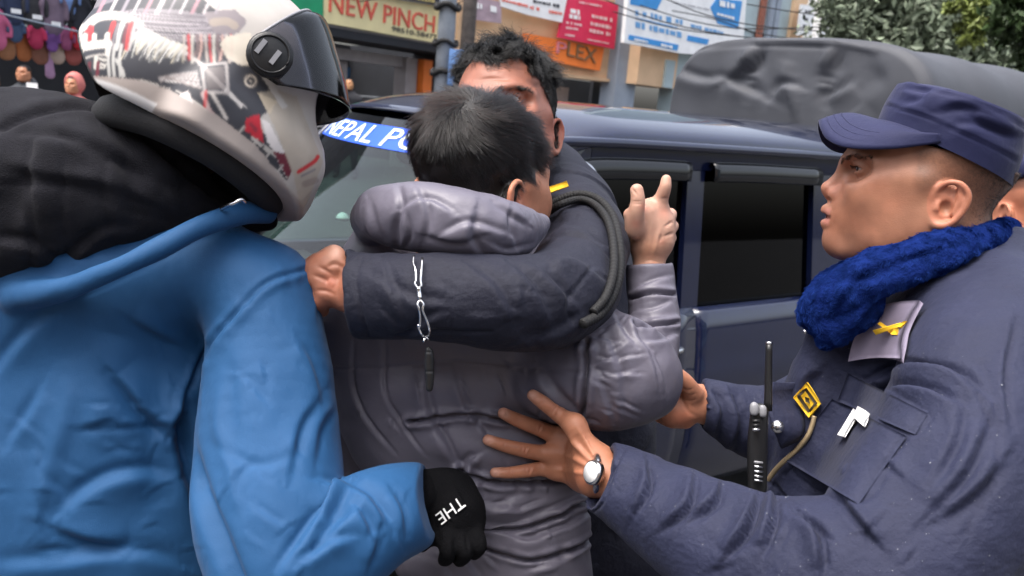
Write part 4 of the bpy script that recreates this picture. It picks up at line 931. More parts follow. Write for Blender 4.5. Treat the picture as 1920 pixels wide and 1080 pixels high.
for (cx_, cy_, n_, sp_, an_, L0) in ((345, 800, 12, 45, 1.9, 60), (655, 930, 12, 40, 1.1, 45), (560, 1030, 10, 50, 2.4, 55), (300, 640, 8, 45, .9, 50), (470, 880, 12, 70, 1.6, 50), (180, 960, 12, 90, 2.9, 70), (740, 960, 8, 35, 1.4, 40), (560, 620, 8, 45, 1.1, 40)):
    for i in range(n_):
        x0, y0 = cx_+rng.normal(0, sp_), cy_+rng.normal(0, sp_); a_ = an_+rng.normal(0, .35); L_ = L0*rng.uniform(.5, 1.2)
        st.append(('f', rng.uniform(4, 7), rng.uniform(.9, 2.0), [(x0, y0), (x0+L_*.5*math.cos(a_+.15), y0+L_*.5*math.sin(a_+.15)), (x0+L_*math.cos(a_), y0+L_*math.sin(a_))]))
garment('jacket', jk, M_blue, R1, st, noise=((5, (9, 9, 9), 3), (1.6, (26, 26, 26), 4)), creases=((1.6, (6, 4, 6), 301, 5), (1.0, (13, 9, 13), 302, 4)), post=1)
hd = Sdf(.0045)
hd.px([(-90, 400, 1.03, 205), (40, 372, 1.0, 192), (140, 352, .98, 165), (235, 350, .98, 132), (340, 372, 1.0, 78), (430, 405, 1.03, 42), (500, 412, 1.05, 24)], k=.04)
hd.px([(-120, 240, .97, 60), (-20, 222, .96, 52), (70, 225, .97, 50), (150, 245, .99, 48)], k=.02)
hs_ = [('g', 7, 5, [(0, 240), (60, 212), (150, 196), (230, 215)], 0), ('f', 16, 5, [(250, 250), (340, 330), (430, 395)]),
       ('f', 14, 4, [(45, 255), (150, 270), (260, 330), (370, 385)]), ('f', 14, 4, [(330, 400), (200, 350), (90, 330), (0, 310)]),
       ('g', 5, 2.5, [(60, 262), (50, 340), (60, 430), (55, 520)], 0), ('g', 5, 2, [(120, 290), (115, 400), (130, 500)], 0),
       ('g', 5, 2, [(0, 345), (130, 350), (260, 400), (340, 420)], 0), ('f', 16, 5, [(20, 540), (110, 500), (180, 440), (240, 430)]),
       ('f', 20, 6, [(300, 350), (220, 300), (120, 250)]), ('g', 4, 2, [(200, 300), (190, 380), (220, 460)], 0), ('f', 18, 5, [(-10, 450), (60, 460), (110, 500)]),
       ('f', 12, 4, [(410, 370), (330, 300), (270, 240)])]
garment('hood_lining', hd, M_fleece, R1, [(a_[0], a_[1]*.9, a_[2]*1.9, *a_[3:]) for a_ in hs_], noise=((4, (14, 14, 14), 5), (1.2, (60, 60, 60), 8)), creases=((4, (10, 10, 10), 311, 5), (-3, (12, 12, 12), 312, 5)))
hb = Sdf(.006)
hb.px([(345, 140, 1.02, 90), (400, 170, 1.03, 85)], k=.03)
hb.px([(385, 240, 1.06, 62), (330, 340, 1.1, 72), (230, 480, 1.1, 120), (180, 900, 1.12, 120)], k=.04)
hb.px([(200, 520, 1.1, 100), (500, 600, 1.02, 60), (515, 1000, .93, 60), (680, 970, .96, 40)], k=.03)
garment('body', hb, mat('shaded_skin', (.42, .2, .12), .5, sss=.1, bump=(300, .1)), R1, post=0)
# drawcord end on the hood
dc = [P(415, 392, .93), P(428, 385, .915), P(440, 381, .91), P(452, 374, .912), P(460, 380, .92)]
sweep('drawcord', dc, .0022, M_steel, R1)
# ------------------------------------------------------------------ the young man in the grey puffer jacket
hipw = P(960, 1420, 1.22)
R2 = empty('person', (hipw[0], hipw[1], 0), 'young man in a grey puffer jacket, his back to us and one finger raised', 'person')
feet(R2, (hipw[0], hipw[1], .86), face=(.5, .86))
pj = Sdf(.0024)
pj.px([(850, 560, 1.18, 225), (852, 660, 1.17, 238), (852, 740, 1.16, 222), (888, 830, 1.15, 180), (945, 910, 1.15, 138), (968, 975, 1.15, 130), (955, 1050, 1.15, 152), (950, 1150, 1.16, 165), (958, 1330, 1.17, 165)], k=.03, sq=.6)
pj.px([(680, 600, 1.15, 85), (850, 560, 1.12, 95), (1000, 590, 1.12, 90), (1100, 640, 1.1, 80)], k=.06)
pj.px([(840, 1062, 1.1, 40), (760, 1064, 1.12, 22)], k=.03, sq=.7)
# right upper arm and raised forearm
pj.px([(1060, 690, 1.1, 105), (1130, 690, 1.06, 112), (1185, 705, 1.05, 92), (1212, 720, 1.07, 62)], k=.016)
pj.px([(1205, 725, 1.1, 62), (1222, 650, 1.15, 52), (1226, 590, 1.18, 48), (1222, 535, 1.2, 46), (1217, 498, 1.2, 42), (1216, 486, 1.2, 40)], k=.012)
pj.cuff(1218, 496, 1.2, 40, -.05, -1)
# left arm hanging into the shade
pj.px([(660, 640, 1.2, 70), (668, 780, 1.24, 72), (690, 900, 1.24, 66), (740, 990, 1.2, 55)], k=.012)
# hood rolled round the neck
pj.px([(1010, 420, 1.06, 20), (965, 432, 1.0, 50), (890, 426, .965, 66), (800, 408, .97, 68), (732, 402, 1.01, 58), (700, 412, 1.08, 42), (720, 430, 1.16, 40), (800, 470, 1.2, 50)], k=.008)
pst = [  # hood
    ('g', 7, 6, [(748, 345), (752, 385), (742, 430), (752, 480)]), ('f', 12, 5, [(752, 392), (800, 375), (850, 400)]), ('f', 12, 5, [(900, 440), (850, 450), (800, 440)]),
    ('f', 10, 4, [(955, 390), (950, 420), (965, 460)]), ('f', 10, 4, [(990, 420), (960, 400), (930, 380)]), ('f', 14, 5, [(890, 395), (880, 440), (902, 480)]),
    ('f', 12, 4, [(780, 350), (800, 400), (790, 450)]), ('f', 12, 5, [(690, 380), (700, 430), (720, 465)]), ('f', 9, 4, [(760, 400), (765, 440), (748, 470)]),
    ('f', 12, 5, [(830, 440), (880, 420), (950, 440)]), ('f', 9, 3, [(915, 455), (950, 470), (1000, 460)]),
    # seams and puffs of the back
    ('k', 4.5, 9, [(905, 987), (962, 992), (1020, 976), (1090, 940)], 0), ('w', 32, 11.9, [(890, 945), (960, 952), (1030, 935), (1090, 915)], 0),
    ('k', 4.5, 9, [(885, 1018), (940, 1038), (1000, 1049), (1080, 1026), (1105, 1010)], 0), ('w', 24, 10.2, [(930, 1010), (1000, 1020), (1090, 985)], 0),
    ('k', 4.5, 9, [(860, 880), (930, 903), (1031, 900), (1090, 890)], 0), ('w', 36, 10.2, [(800, 830), (880, 840), (980, 850), (1070, 850)], 0),
    ('k', 4.5, 9, [(770, 788), (872, 777), (950, 788), (1060, 800)], 0), ('w', 36, 8.5, [(740, 735), (850, 725), (1000, 735)], 0),
    ('g', 4, 2.2, [(630, 690), (720, 690), (850, 678), (1000, 690), (1095, 700)], 0),
    ('f', 6, 4, [(720, 640), (722, 720), (745, 780), (800, 850)]), ('g', 4, 3, [(720, 640), (722, 720), (745, 780), (800, 850)]), ('f', 6, 4, [(662, 640), (660, 720), (690, 790), (740, 850)]), ('g', 4, 3, [(662, 640), (660, 720), (690, 790), (740, 850)]),
    ('f', 14, 7, [(800, 690), (802, 760), (840, 840), (880, 900)]), ('f', 12, 6, [(850, 690), (872, 760), (910, 815)]),
    ('k', 5.5, 7, [(1101, 640), (1098, 710), (1094, 765), (1080, 800)], 0), ('f', 14, 8, [(1010, 690), (1050, 750), (1090, 780)]),
    ('f', 12, 6, [(865, 890), (878, 860), (895, 850)]), ('f', 14, 7, [(880, 870), (900, 905), (905, 930)]), ('f', 12, 6, [(905, 935), (930, 945), (965, 930)]),
    ('f', 12, 6, [(940, 1000), (990, 1010), (1030, 995)]), ('f', 10, 5, [(1010, 960), (1060, 940), (1092, 925)]), ('f', 12, 6, [(1000, 1062), (1050, 1050), (1090, 1030)]),
    ('f', 12, 5, [(860, 1045), (880, 1060), (900, 1085)]), ('f', 12, 5, [(790, 1045), (820, 1055), (850, 1085)]),
    # right arm
    ('f', 10, 5, [(1150, 585), (1165, 620), (1190, 650)]), ('f', 10, 5, [(1180, 600), (1200, 640), (1225, 665)]), ('f', 9, 4, [(1205, 640), (1225, 690), (1235, 740)]),
    ('f', 8, 4, [(1222, 660), (1240, 700), (1248, 740)]), ('f', 16, 5, [(1130, 620), (1160, 700), (1165, 780)]), ('f', 12, 4, [(1110, 690), (1130, 730), (1150, 790)]),
    ('k', 4, 5.5, [(1180, 560), (1220, 550), (1268, 552)], 0), ('k', 4, 5.5, [(1188, 610), (1225, 612), (1268, 605)], 0), ('f', 9, 4, [(1185, 545), (1220, 530), (1255, 520)]),
    ('f', 9, 4, [(1195, 585), (1230, 580), (1262, 565)]), ('f', 9, 5, [(1210, 640), (1240, 640), (1264, 630)])]
for (x0, y0, x1, y1) in ((862, 893, 882, 862), (882, 862, 897, 850), (735, 570, 760, 640), (905, 905, 940, 912), (925, 940, 968, 948), (968, 948, 1010, 935), (1010, 1000, 1060, 985), (1060, 985, 1096, 960), (900, 1040, 930, 1062), (990, 1070, 1040, 1058), (860, 700, 880, 745), (930, 700, 942, 740), (780, 700, 790, 760), (1005, 800, 1050, 805), (820, 800, 850, 850)):
    pst.append(('f', 6, 4.5, [(x0, y0), ((x0+x1)/2+2, (y0+y1)/2-2), (x1, y1)])); pst.append(('r', 4, 2, [(x0+4, y0+6), (x1+4, y1+6)]))
for i in range(34):   # short puckers running off the seams
    x0 = rng.uniform(640, 1090); y0 = rng.choice([690, 785, 890, 985, 1040])+rng.normal(0, 4)
    if y0 > 850 and x0 < 860: continue
    a_ = rng.choice([-1, 1])*rng.normal(1.5, .35); L_ = rng.uniform(14, 40)
    pst.append(('f', rng.uniform(5, 9), rng.uniform(1.2, 3), [(x0, y0), (x0+L_*math.cos(a_), y0+L_*math.sin(a_))]))
for i in range(26):   # shoulder gathers
    y0 = rng.uniform(590, 790); a_ = rng.normal(0, .35)+(y0-690)*.004; L_ = rng.uniform(20, 60); x0 = 1102+rng.uniform(-2, 60)
    pst.append(('f', rng.uniform(5, 8), rng.uniform(1, 3), [(x0, y0), (x0+L_*math.cos(a_), y0+L_*math.sin(a_))]))
garment('puffer_jacket', pj, M_puff, R2, pst, noise=((3, (16, 16, 16), 13), (1.2, (45, 45, 45), 14)), creases=((.8, (13, 13, 13), 321, 4),), post=0)
# hand: back of the hand to the camera, index and thumb up, the other fingers curled away
def Q_(x, y, d, r): return (x, y, d, r)
yh = Sdf(.0012)
yh.px([(1216, 515, 1.2, 30), (1218, 480, 1.2, 31), (1222, 452, 1.2, 36)], k=.012, sq=.8)
yh.px([(1212, 455, 1.195, 30), (1210, 425, 1.19, 30), (1206, 402, 1.185, 27)], k=.012)
yh.px([(1232, 452, 1.2, 30), (1236, 420, 1.2, 26), (1232, 398, 1.2, 22)], k=.012)
yh.px([(1225, 425, 1.205, 34), (1222, 402, 1.205, 30)], k=.012)
yh.px([(1190, 432, 1.17, 17), (1193, 400, 1.155, 15.5), (1196, 375, 1.15, 13.5), (1194, 357, 1.15, 12.5)], k=.008)
yh.px([(1230, 405, 1.2, 18), (1238, 378, 1.19, 14), (1247, 352, 1.18, 11.5), (1249, 337, 1.18, 9.5)], k=.008)
yh.px([(1248, 415, 1.2, 15), (1257, 402, 1.23, 12), (1246, 408, 1.26, 11)], k=.006)
yh.px([(1251, 433, 1.2, 14), (1261, 424, 1.23, 11.5), (1250, 430, 1.255, 11)], k=.005)
yh.px([(1249, 452, 1.2, 13), (1258, 446, 1.225, 10.5), (1248, 450, 1.25, 10)], k=.005)
yh.px([(1212, 398, 1.19, 12), (1205, 388, 1.2, 10)], k=.006)
yh.px([(1190, 425, 1.17, 14), (1180, 402, 1.165, 11)], k=.009)
yc = Sdf(.006).px([(1216, 500, 1.2, 28), (1226, 590, 1.18, 28), (1205, 715, 1.1, 34), (1100, 680, 1.12, 40), (900, 600, 1.18, 60)], k=.01)
def skincol(base, spots=()):
    base = np.array(base)
    def f(V, Q):
        C = np.tile(base*.9, (len(V), 1)); q = to_px(V)
        for (x, y, r, c, a) in spots:
            wgt = a*np.exp(-((q[:, 0]-x)**2+(q[:, 1]-y)**2)/(r*r)); C = C*(1-wgt[:, None])+np.array(c)*wgt[:, None]
        return C
    return f
SK_LIGHT = (.52, .3, .22); RED = (.5, .13, .08)
# head, neck and hand make one body
HC = pt(893, 336, 1.1); az = math.radians(38)
fw = np.array([math.sin(az), -.16, math.cos(az)]); fw /= np.linalg.norm(fw); up_ = np.array([.12, 1, -.05]); up_ -= fw*(up_@fw); up_ /= np.linalg.norm(up_)
sd2 = np.cross(fw, up_); sd2 = sd2 if sd2[2] < 0 else -sd2          # the seen side
YF = Frame(to_world(HC), VIEW @ np.stack([fw, sd2, up_], 1))
yb = face_sdf(.0024, YF, neck=(.0, 0, -.12))
V1, Q1 = yb.mesh(2); V2, Q2 = yh.mesh(2); 
V2 = sculpt(V2, Q2, [('g', 2.2, .9, [(1184, 352), (1194, 366)]), ('g', 2, .8, [(1185, 378), (1204, 378)]), ('g', 2, .8, [(1185, 382), (1204, 383)]), ('g', 4, 1.6, [(1236, 455), (1240, 440)]),
    ('g', 3, 1.2, [(1240, 372), (1256, 372)]), ('r', 4, 1.2, [(1225, 480), (1238, 430)]), ('r', 4, 1.0, [(1215, 480), (1222, 420)]), ('g', 3, 1.6, [(1247, 425), (1262, 415)]), ('g', 3, 1.6, [(1246, 443), (1262, 437)])])
X1 = YF.l(V1)
def scalp(X):      # 1 where hair grows
    x, y, z = X.T; y = np.abs(y)
    line = np.where(x > 55, 62+(x-.055)*0, 0)
    hl_ = np.where(x > .03, .02+sstep(.03, .085, x)*.05, np.where(x > -.0, .004, -.075+sstep(-.07, -.0, x)*.03))
    return sstep(-.004, .004, z-hl_)*(1-sstep(.0, .004, y-.0795))
hs1 = scalp(X1); C1 = skincol((.5, .215, .125), [(965, 378, 22, RED, .4)])(V1, Q1); C1 = C1*(1-hs1[:, None])+np.array((.008, .006, .005))*hs1[:, None]; C2 = skincol(SK_LIGHT, [(1215, 470, 26, (.62, .28, .15), .5), (1242, 455, 8, (.4, .15, .1), .5), (1246, 398, 12, (.6, .25, .18), .5), (1192, 420, 10, (.66, .28, .2), .5), (1208, 388, 8, (.5, .17, .12), .6)])(V2, Q2)
V3, Q3 = yc.mesh(1); me = mesh_np('body', np.vstack([V1, V2, V3]), np.vstack([Q1, Q2+len(V1), Q3+len(V1)+len(V2)])); vcol(me, np.vstack([C1, C2, np.tile((.45, .22, .14), (len(V3), 1))])); link('body', me, M_skin, R2)

W = YF.w((-.07, .03, .075))                      # crown whorl
keep = hs1[Q1].min(1) > .6
p_, n_ = scatter(V1, Q1, keep, 34000, 5)
away = p_-W; da = np.linalg.norm(away, axis=1, keepdims=True); sw = np.cross(n_, away)
comb = away/da+sw/da*np.exp(-da/.07)*1.4+YF.A[:, 0]*.3
xl = YF.l(p_); ln = .008+.024*sstep(-.03, .07, xl[:, 2])+.006*sstep(.0, .08, xl[:, 0])
hair('hair', None, strands(p_, n_, comb, ln, lift=.17, seed=6, clump=.16, cs=80), .0002, M_hairb, R2)
# ------------------------------------------------------------------ the bareheaded officer behind the young man
hipw = P(1040, 1500, 1.72)
R3 = empty('person', (hipw[0], hipw[1], 0), 'bareheaded officer in dark navy with an arm around the man in the grey jacket', 'person')
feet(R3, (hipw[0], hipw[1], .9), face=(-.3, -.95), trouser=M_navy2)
oj = Sdf(.0033)
oj.px([(960, 420, 1.5, 170), (1000, 560, 1.5, 200), (1040, 760, 1.52, 185), (1060, 960, 1.55, 170), (1060, 1300, 1.6, 170)], k=.05, sq=.6)
oj.px([(800, 430, 1.52, 60), (900, 340, 1.48, 80), (1000, 350, 1.45, 85), (1075, 400, 1.38, 82)], k=.05)
# the arm round the neck: shoulder -> elbow -> cuff
oj.px([(1062, 400, 1.36, 84), (1085, 450, 1.26, 88), (1082, 515, 1.12, 92), (1040, 560, 1.0, 92), (950, 572, .95, 90), (850, 562, .94, 86), (760, 556, .95, 82), (690, 552, .97, 80), (640, 549, .985, 80)], k=.012)
oj.cuff(658, 551, .98, 80, -1, .12)
oj.px([(800, 440, 1.5, 80), (740, 600, 1.5, 70), (700, 760, 1.45, 60)], k=.02)
ost = [('f', 12, 5, [(1025, 470), (1080, 450), (1150, 470)]), ('f', 11, 4, [(1030, 420), (1090, 430), (1160, 480)]), ('f', 10, 4, [(1030, 395), (1100, 395), (1160, 440)]),
       ('g', 3, 2.5, [(1028, 445), (1070, 440), (1110, 455), (1160, 500)], 0), ('f', 12, 5, [(1000, 500), (1070, 490), (1150, 540)]), ('f', 12, 5, [(1000, 485), (1060, 478), (1130, 510)]),
       ('g', 4, 2.5, [(1110, 500), (1080, 540), (1060, 575), (1075, 600)], 0), ('f', 16, 6, [(1010, 505), (1050, 545), (1065, 590)]), ('f', 16, 6, [(960, 500), (1000, 540), (1030, 600)]),
       ('g', 3, 2.5, [(745, 626), (800, 618), (860, 622), (920, 622)], 0), ('g', 3, 2, [(840, 500), (842, 560), (850, 630)]), ('f', 14, 5, [(720, 490), (735, 540), (760, 600)]),
       ('f', 16, 5, [(880, 500), (930, 540), (960, 600)]), ('f', 18, 5, [(700, 520), (770, 560), (840, 570)]), ('f', 18, 5, [(980, 640), (1040, 625), (1100, 590)]),
       ('g', 3, 2.5, [(678, 470), (668, 540), (690, 628)], 0), ('f', 14, 5, [(760, 640), (800, 600), (830, 590)]), ('g', 3, 2, [(1060, 425), (1075, 415), (1082, 400)])]
for i in range(10):
    x0, y0 = rng.uniform(690, 1060), rng.uniform(500, 630); a_ = rng.normal(.7, .5); L_ = rng.uniform(30, 70)
    ost.append(('f', rng.uniform(7, 13), rng.uniform(1.2, 3), [(x0, y0), (x0+L_*math.cos(a_), y0+L_*math.sin(a_))]))
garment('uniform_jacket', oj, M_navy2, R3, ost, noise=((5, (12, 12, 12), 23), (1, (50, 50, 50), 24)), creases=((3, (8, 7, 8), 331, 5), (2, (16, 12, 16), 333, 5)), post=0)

OC = pt(950, 225, 1.31); yaw = math.radians(14)
fw = np.array([-math.sin(yaw), -.1, -math.cos(yaw)]); fw /= np.linalg.norm(fw); up_ = np.array([-.02, 1, -.1]); up_ -= fw*(up_@fw); up_ /= np.linalg.norm(up_)
OF = Frame(to_world(OC), VIEW @ np.stack([fw, np.cross(fw, up_)*(1 if np.cross(fw, up_)[0] > 0 else -1), up_], 1))
V1, Q1 = face_sdf(.0026, OF).mesh(2)
V1 = sculpt(V1, Q1, [('g', 3, 1.6, [(890, 152), (920, 147), (960, 150)]), ('g', 4, 2, [(985, 150), (1000, 162), (1012, 160)]), ('r', 7, 2.2, [(985, 142), (1000, 150), (1015, 150)]), ('g', 3, 1.2, [(900, 132), (950, 128), (995, 134)])])
X1 = OF.l(V1); x, y, z = X1.T; ya = np.abs(y)
front = .068-.02*sstep(.0, .04, np.abs(ya-.035))*0
hl_ = np.where(x > .06, .084-.012*np.cos(y*60), np.where(x > .02, .02+sstep(.02, .07, x)*.045, np.where(x > .0, .0, -.07)))
hs_ = sstep(-.004, .006, z-hl_)*(1-sstep(0, .004, ya-.0795))
C1 = np.tile(np.array((.3, .118, .076)), (len(V1), 1)); C1[:, :] *= (1-.12*sstep(-.02, .01, .03-np.abs(z-.02)))[:, None]
qx = to_px(V1); wr = .5*np.exp(-((qx[:, 0]-1052)**2+(qx[:, 1]-235)**2)/900); C1 = C1*(1-wr[:, None])+np.array(RED)*wr[:, None]
fade = hs_*(.35+.65*sstep(.02, .085, z)); C1 = C1*(1-fade[:, None])+np.array((.014, .011, .012))*fade[:, None]
# the gripping hand
oh = Sdf(.0013)
oh.px([(690, 552, .98, 42), (655, 545, .99, 42), (622, 528, 1.0, 40), (604, 515, 1.01, 34)], k=.012, sq=.75)
oh.px([(640, 500, .985, 20), (628, 476, .99, 17), (612, 480, 1.02, 15)], k=.012)
oh.px([(620, 500, .985, 19), (604, 489, .99, 16), (585, 497, 1.02, 14), (580, 515, 1.05, 12)], k=.009)
oh.px([(606, 512, .985, 18), (588, 504, .99, 15), (570, 510, 1.02, 13.5), (568, 528, 1.05, 12)], k=.008)
oh.px([(602, 530, .985, 18), (585, 522, .99, 15), (568, 527, 1.02, 13), (568, 545, 1.05, 12)], k=.007)
oh.px([(610, 552, .985, 20), (600, 568, .99, 16), (604, 582, 1.01, 13)], k=.01)
oh.px([(670, 550, .98, 36), (700, 552, .975, 36)], k=.01)
ocr = Sdf(.007).px([(680, 551, .98, 34), (900, 570, .95, 40), (1060, 540, 1.05, 40), (1085, 420, 1.34, 40), (960, 360, 1.45, 60), (950, 300, 1.42, 50)], k=.01)
V2, Q2 = oh.mesh(2)
V2 = sculpt(V2, Q2, [('g', 5, 2.5, [(648, 505), (628, 495), (612, 502)]), ('g', 4, 2.2, [(598, 500), (612, 508), (622, 515)]), ('g', 4, 2, [(588, 516), (602, 521), (616, 528)]), ('r', 8, 2.5, [(615, 525), (628, 535)]), ('g', 7, 2.2, [(640, 500), (632, 540), (640, 575)]), ('g', 4, 2, [(592, 545), (610, 545), (625, 552)])])
C2 = skincol((.38, .155, .095), [(628, 470, 18, (.6, .36, .27), .6), (620, 530, 14, (.58, .2, .13), .6), (600, 575, 20, (.3, .11, .07), .5)])(V2, Q2)
V3, Q3 = ocr.mesh(1); me = mesh_np('body', np.vstack([V1, V2, V3]), np.vstack([Q1, Q2+len(V1), Q3+len(V1)+len(V2)])); vcol(me, np.vstack([C1, C2, np.tile((.38, .155, .095), (len(V3), 1))])); link('body', me, M_skin, R3)
keep = hs_[Q1].min(1) > .5
p_, n_ = scatter(V1, Q1, keep, 34000, 15); xl = OF.l(p_); x, y, z = xl.T
top = sstep(.05, .085, z); ln = .0025+.024*top
comb = OF.A[:, 0]*.5+np.stack([vnoise(p_, (45,)*3, 60+i) for i in range(3)], 1)*1.3+OF.A[:, 1]*(np.sign(y)*.3)[:, None]-OF.A[:, 2]*.2
hair('hair', None, strands(p_, n_, comb, ln, lift=.8, curl=.005, seed=16, clump=.35, cs=120), .00026, M_hairc, R3)
# lanyard cord over the shoulder, twisted
OD_ = surf_depth([o for o in R3.children if o.name.startswith('uniform_jacket')][0])
cl_ = catmull([P(x, y, OD_(x, y, 9)-.004) for x, y in ((1022, 392), (1045, 376), (1085, 364), (1122, 374), (1148, 404), (1160, 450), (1162, 505), (1150, 552), (1126, 588), (1092, 608))], 26)
tt = np.arange(len(cl_)); bulge = .0052+.0014*np.abs(np.sin(tt*.9))
V_, Q_2 = tube_geo(cl_, bulge, 10); cord = link('lanyard_cord', mesh_np('lanyard_cord', V_, Q_2), M_rubber, R3)
cl2 = catmull([P(x, y, OD_(x, y, 9)-.003) for x, y in ((1022, 402), (1050, 384), (1088, 374), (1118, 386), (1140, 416), (1150, 460), (1150, 510), (1136, 556), (1112, 586))], 26)
V_, Q_2 = tube_geo(cl2, .0046+.0012*np.abs(np.sin(np.arange(len(cl2))*.9+1)), 10); link('lanyard_cord', mesh_np('lanyard_cord', V_, Q_2), M_rubber, R3)
ep = np.array([[P(x, y, OD_(x, max(y, 352), 14)-.004) for x, y in r_] for r_ in (((1020, 352), (1032, 349), (1048, 344), (1062, 339)), ((1023, 363), (1034, 360), (1050, 354), (1066, 349)))])
grid_mesh('rank_stripe', ep, M_yellow, R3, thick=-.002)

M_eye = mat('eye', (.7, .68, .65), .08, attr=True, coat=1)
def eyes(fr, root, gaze, centre=(.083, .0325, .020), r=.0124):
    th = np.linspace(0, np.pi, 25); ph = np.linspace(0, 2*np.pi, 33)[:-1]
    g = np.array(gaze, float); g /= np.linalg.norm(g); a = np.cross(g, (0, 0, 1)); a /= np.linalg.norm(a); b = np.cross(a, g)
    for s_ in (1, -1):
        c = np.array(centre)*(1, s_, 1)
        G = c+r*(np.cos(th)[:, None, None]*g+np.sin(th)[:, None, None]*(np.cos(ph)[None, :, None]*a+np.sin(ph)[None, :, None]*b))
        o = grid_mesh('eye', fr.w(G), M_eye, root, closeu=True); t = np.repeat(th, 32)
        C = np.where(t[:, None] < .18, (.004, .004, .004), np.where(t[:, None] < .48, (.03, .013, .006), (.4, .33, .3))); vcol(o.data, C)
def brows(fr, V, Q, root, n, seed, hw=.0045):
    X = fr.l(V); x, y, z = X.T; ya = np.abs(y)
    k = ((np.abs(ya-.034) < .024) & (np.abs(z-(.0345-.005*((ya-.032)/.02)**2)) < hw) & (x > .05))[Q].all(1)
    p, nn = scatter(V, Q, k, n, seed); sg = np.sign(fr.l(p)[:, 1])[:, None]
    hair('eyebrows', None, strands(p, nn, fr.A[:, 1]*sg+fr.A[:, 2]*.2, .0075, lift=.25, seed=seed+1, k=4), .00016, M_hairc, root)
eyes(OF, R3, (1, 0, -.1)); brows(OF, V1, Q1, R3, 1100, 71)
# ------------------------------------------------------------------ the capped policeman on the right
hipw = P(1700, 1450, 1.2)
R4 = empty('person', (hipw[0], hipw[1], 0), 'policeman in profile with a navy cap and blue fleece neck warmer reaching to the left', 'person')
feet(R4, (hipw[0], hipw[1], .88), face=(-1, .1), trouser=M_navy)
cj = Sdf(.0032)
cj.px([(1730, 600, 1.1, 150), (1715, 720, 1.1, 215), (1690, 860, 1.12, 240), (1690, 1060, 1.13, 250), (1700, 1450, 1.18, 240)], k=.05, sq=.72)
cj.px([(1900, 520, 1.06, 90), (1800, 610, .99, 110), (1700, 640, 1.05, 90)], k=.06)
cj.px([(1880, 600, .98, 120), (1860, 680, .92, 150), (1830, 800, .86, 170), (1760, 950, .82, 175), (1650, 1080, .8, 160), (1520, 1075, .82, 140), (1400, 1040, .86, 118), (1290, 985, .9, 102), (1190, 930, .94, 84), (1130, 896, .965, 66), (1092, 876, .98, 62)], k=.02)
cj.cuff(1124, 893, .965, 64, -1, -.5)
# far arm reaching to the young man's elbow
cj.px([(1560, 760, 1.22, 90), (1480, 800, 1.2, 84), (1400, 790, 1.17, 66), (1330, 762, 1.15, 46), (1296, 754, 1.15, 42)], k=.015)
cj.cuff(1318, 759, 1.15, 42, -1, -.1)
cst = [('g', 3.5, 2.2, [(1560, 748), (1470, 862), (1610, 945), (1700, 818)], 0), ('g', 3.5, 1.6, [(1580, 762), (1492, 862), (1607, 932)], 0), ('g', 3.5, 1.8, [(1640, 720), (1600, 740), (1560, 790), (1500, 850)], 0), ('g', 3.5, 2, [(1600, 700), (1740, 775), (1716, 815)], 0), ('f', 12, 4, [(1700, 900), (1660, 860), (1640, 800)]), ('f', 14, 4, [(1560, 900), (1580, 850), (1570, 800)]), ('r', 10, 3, [(1520, 830), (1560, 870), (1620, 900)]),
       ('g', 4, 2.5, [(1840, 680), (1870, 780), (1860, 900), (1810, 1000)], 0)]+[(a_[0], a_[1]*.8, a_[2]*1.8, *a_[3:]) for a_ in [('g', 3, 2.5, [(1640, 720), (1560, 790), (1470, 890)], 0),
       ('f', 14, 7, [(1300, 890), (1290, 950), (1240, 990)]), ('f', 16, 9, [(1420, 930), (1400, 990), (1360, 1040)]), ('f', 14, 8, [(1450, 915), (1450, 970), (1430, 1030)]),
       ('f', 12, 7, [(1210, 860), (1215, 910), (1190, 960)]), ('g', 3, 2.5, [(1172, 838), (1150, 880), (1130, 940), (1112, 960)], 0), ('f', 14, 7, [(1350, 905), (1340, 940), (1300, 970)]),
       ('f', 18, 8, [(1480, 960), (1530, 1000), (1540, 1070)]), ('g', 3.5, 3, [(1440, 900), (1500, 960), (1560, 1010)], 0), ('f', 18, 9, [(1620, 720), (1700, 690), (1790, 700), (1840, 740)]),
       ('f', 16, 7, [(1640, 740), (1720, 730), (1800, 760)]), ('g', 3, 2, [(1690, 670), (1770, 690), (1830, 740), (1860, 800)], 0),
       ('f', 30, 5, [(1880, 860), (1820, 930), (1760, 970)]), ('f', 24, 4, [(1800, 760), (1790, 830), (1750, 900)]), ('f', 28, 5, [(1850, 790), (1810, 880), (1740, 960)]), ('f', 18, 6, [(1540, 690), (1510, 720), (1500, 780)]),
       ('f', 14, 6, [(1330, 730), (1350, 770), (1340, 820)]), ('f', 16, 7, [(1370, 740), (1385, 790), (1370, 850)]), ('f', 16, 6, [(1650, 1020), (1600, 960), (1580, 930)]),
       ('f', 12, 4, [(1900, 600), (1880, 700), (1890, 800)])]]
for i in range(14):
    x0, y0 = rng.uniform(1250, 1850), rng.uniform(880, 1060); a_ = rng.normal(2.1, .5); L_ = rng.uniform(30, 80)
    cst.append(('f', rng.uniform(7, 14), rng.uniform(1.2, 3.2), [(x0, y0), (x0+L_*math.cos(a_), y0+L_*math.sin(a_))]))
garment('uniform_jacket', cj, M_navy, R4, cst, noise=((5, (11, 11, 11), 33), (1, (50, 50, 50), 34)), creases=((3, (8, 7, 8), 341, 5), (2, (16, 12, 16), 343, 5)), post=0)
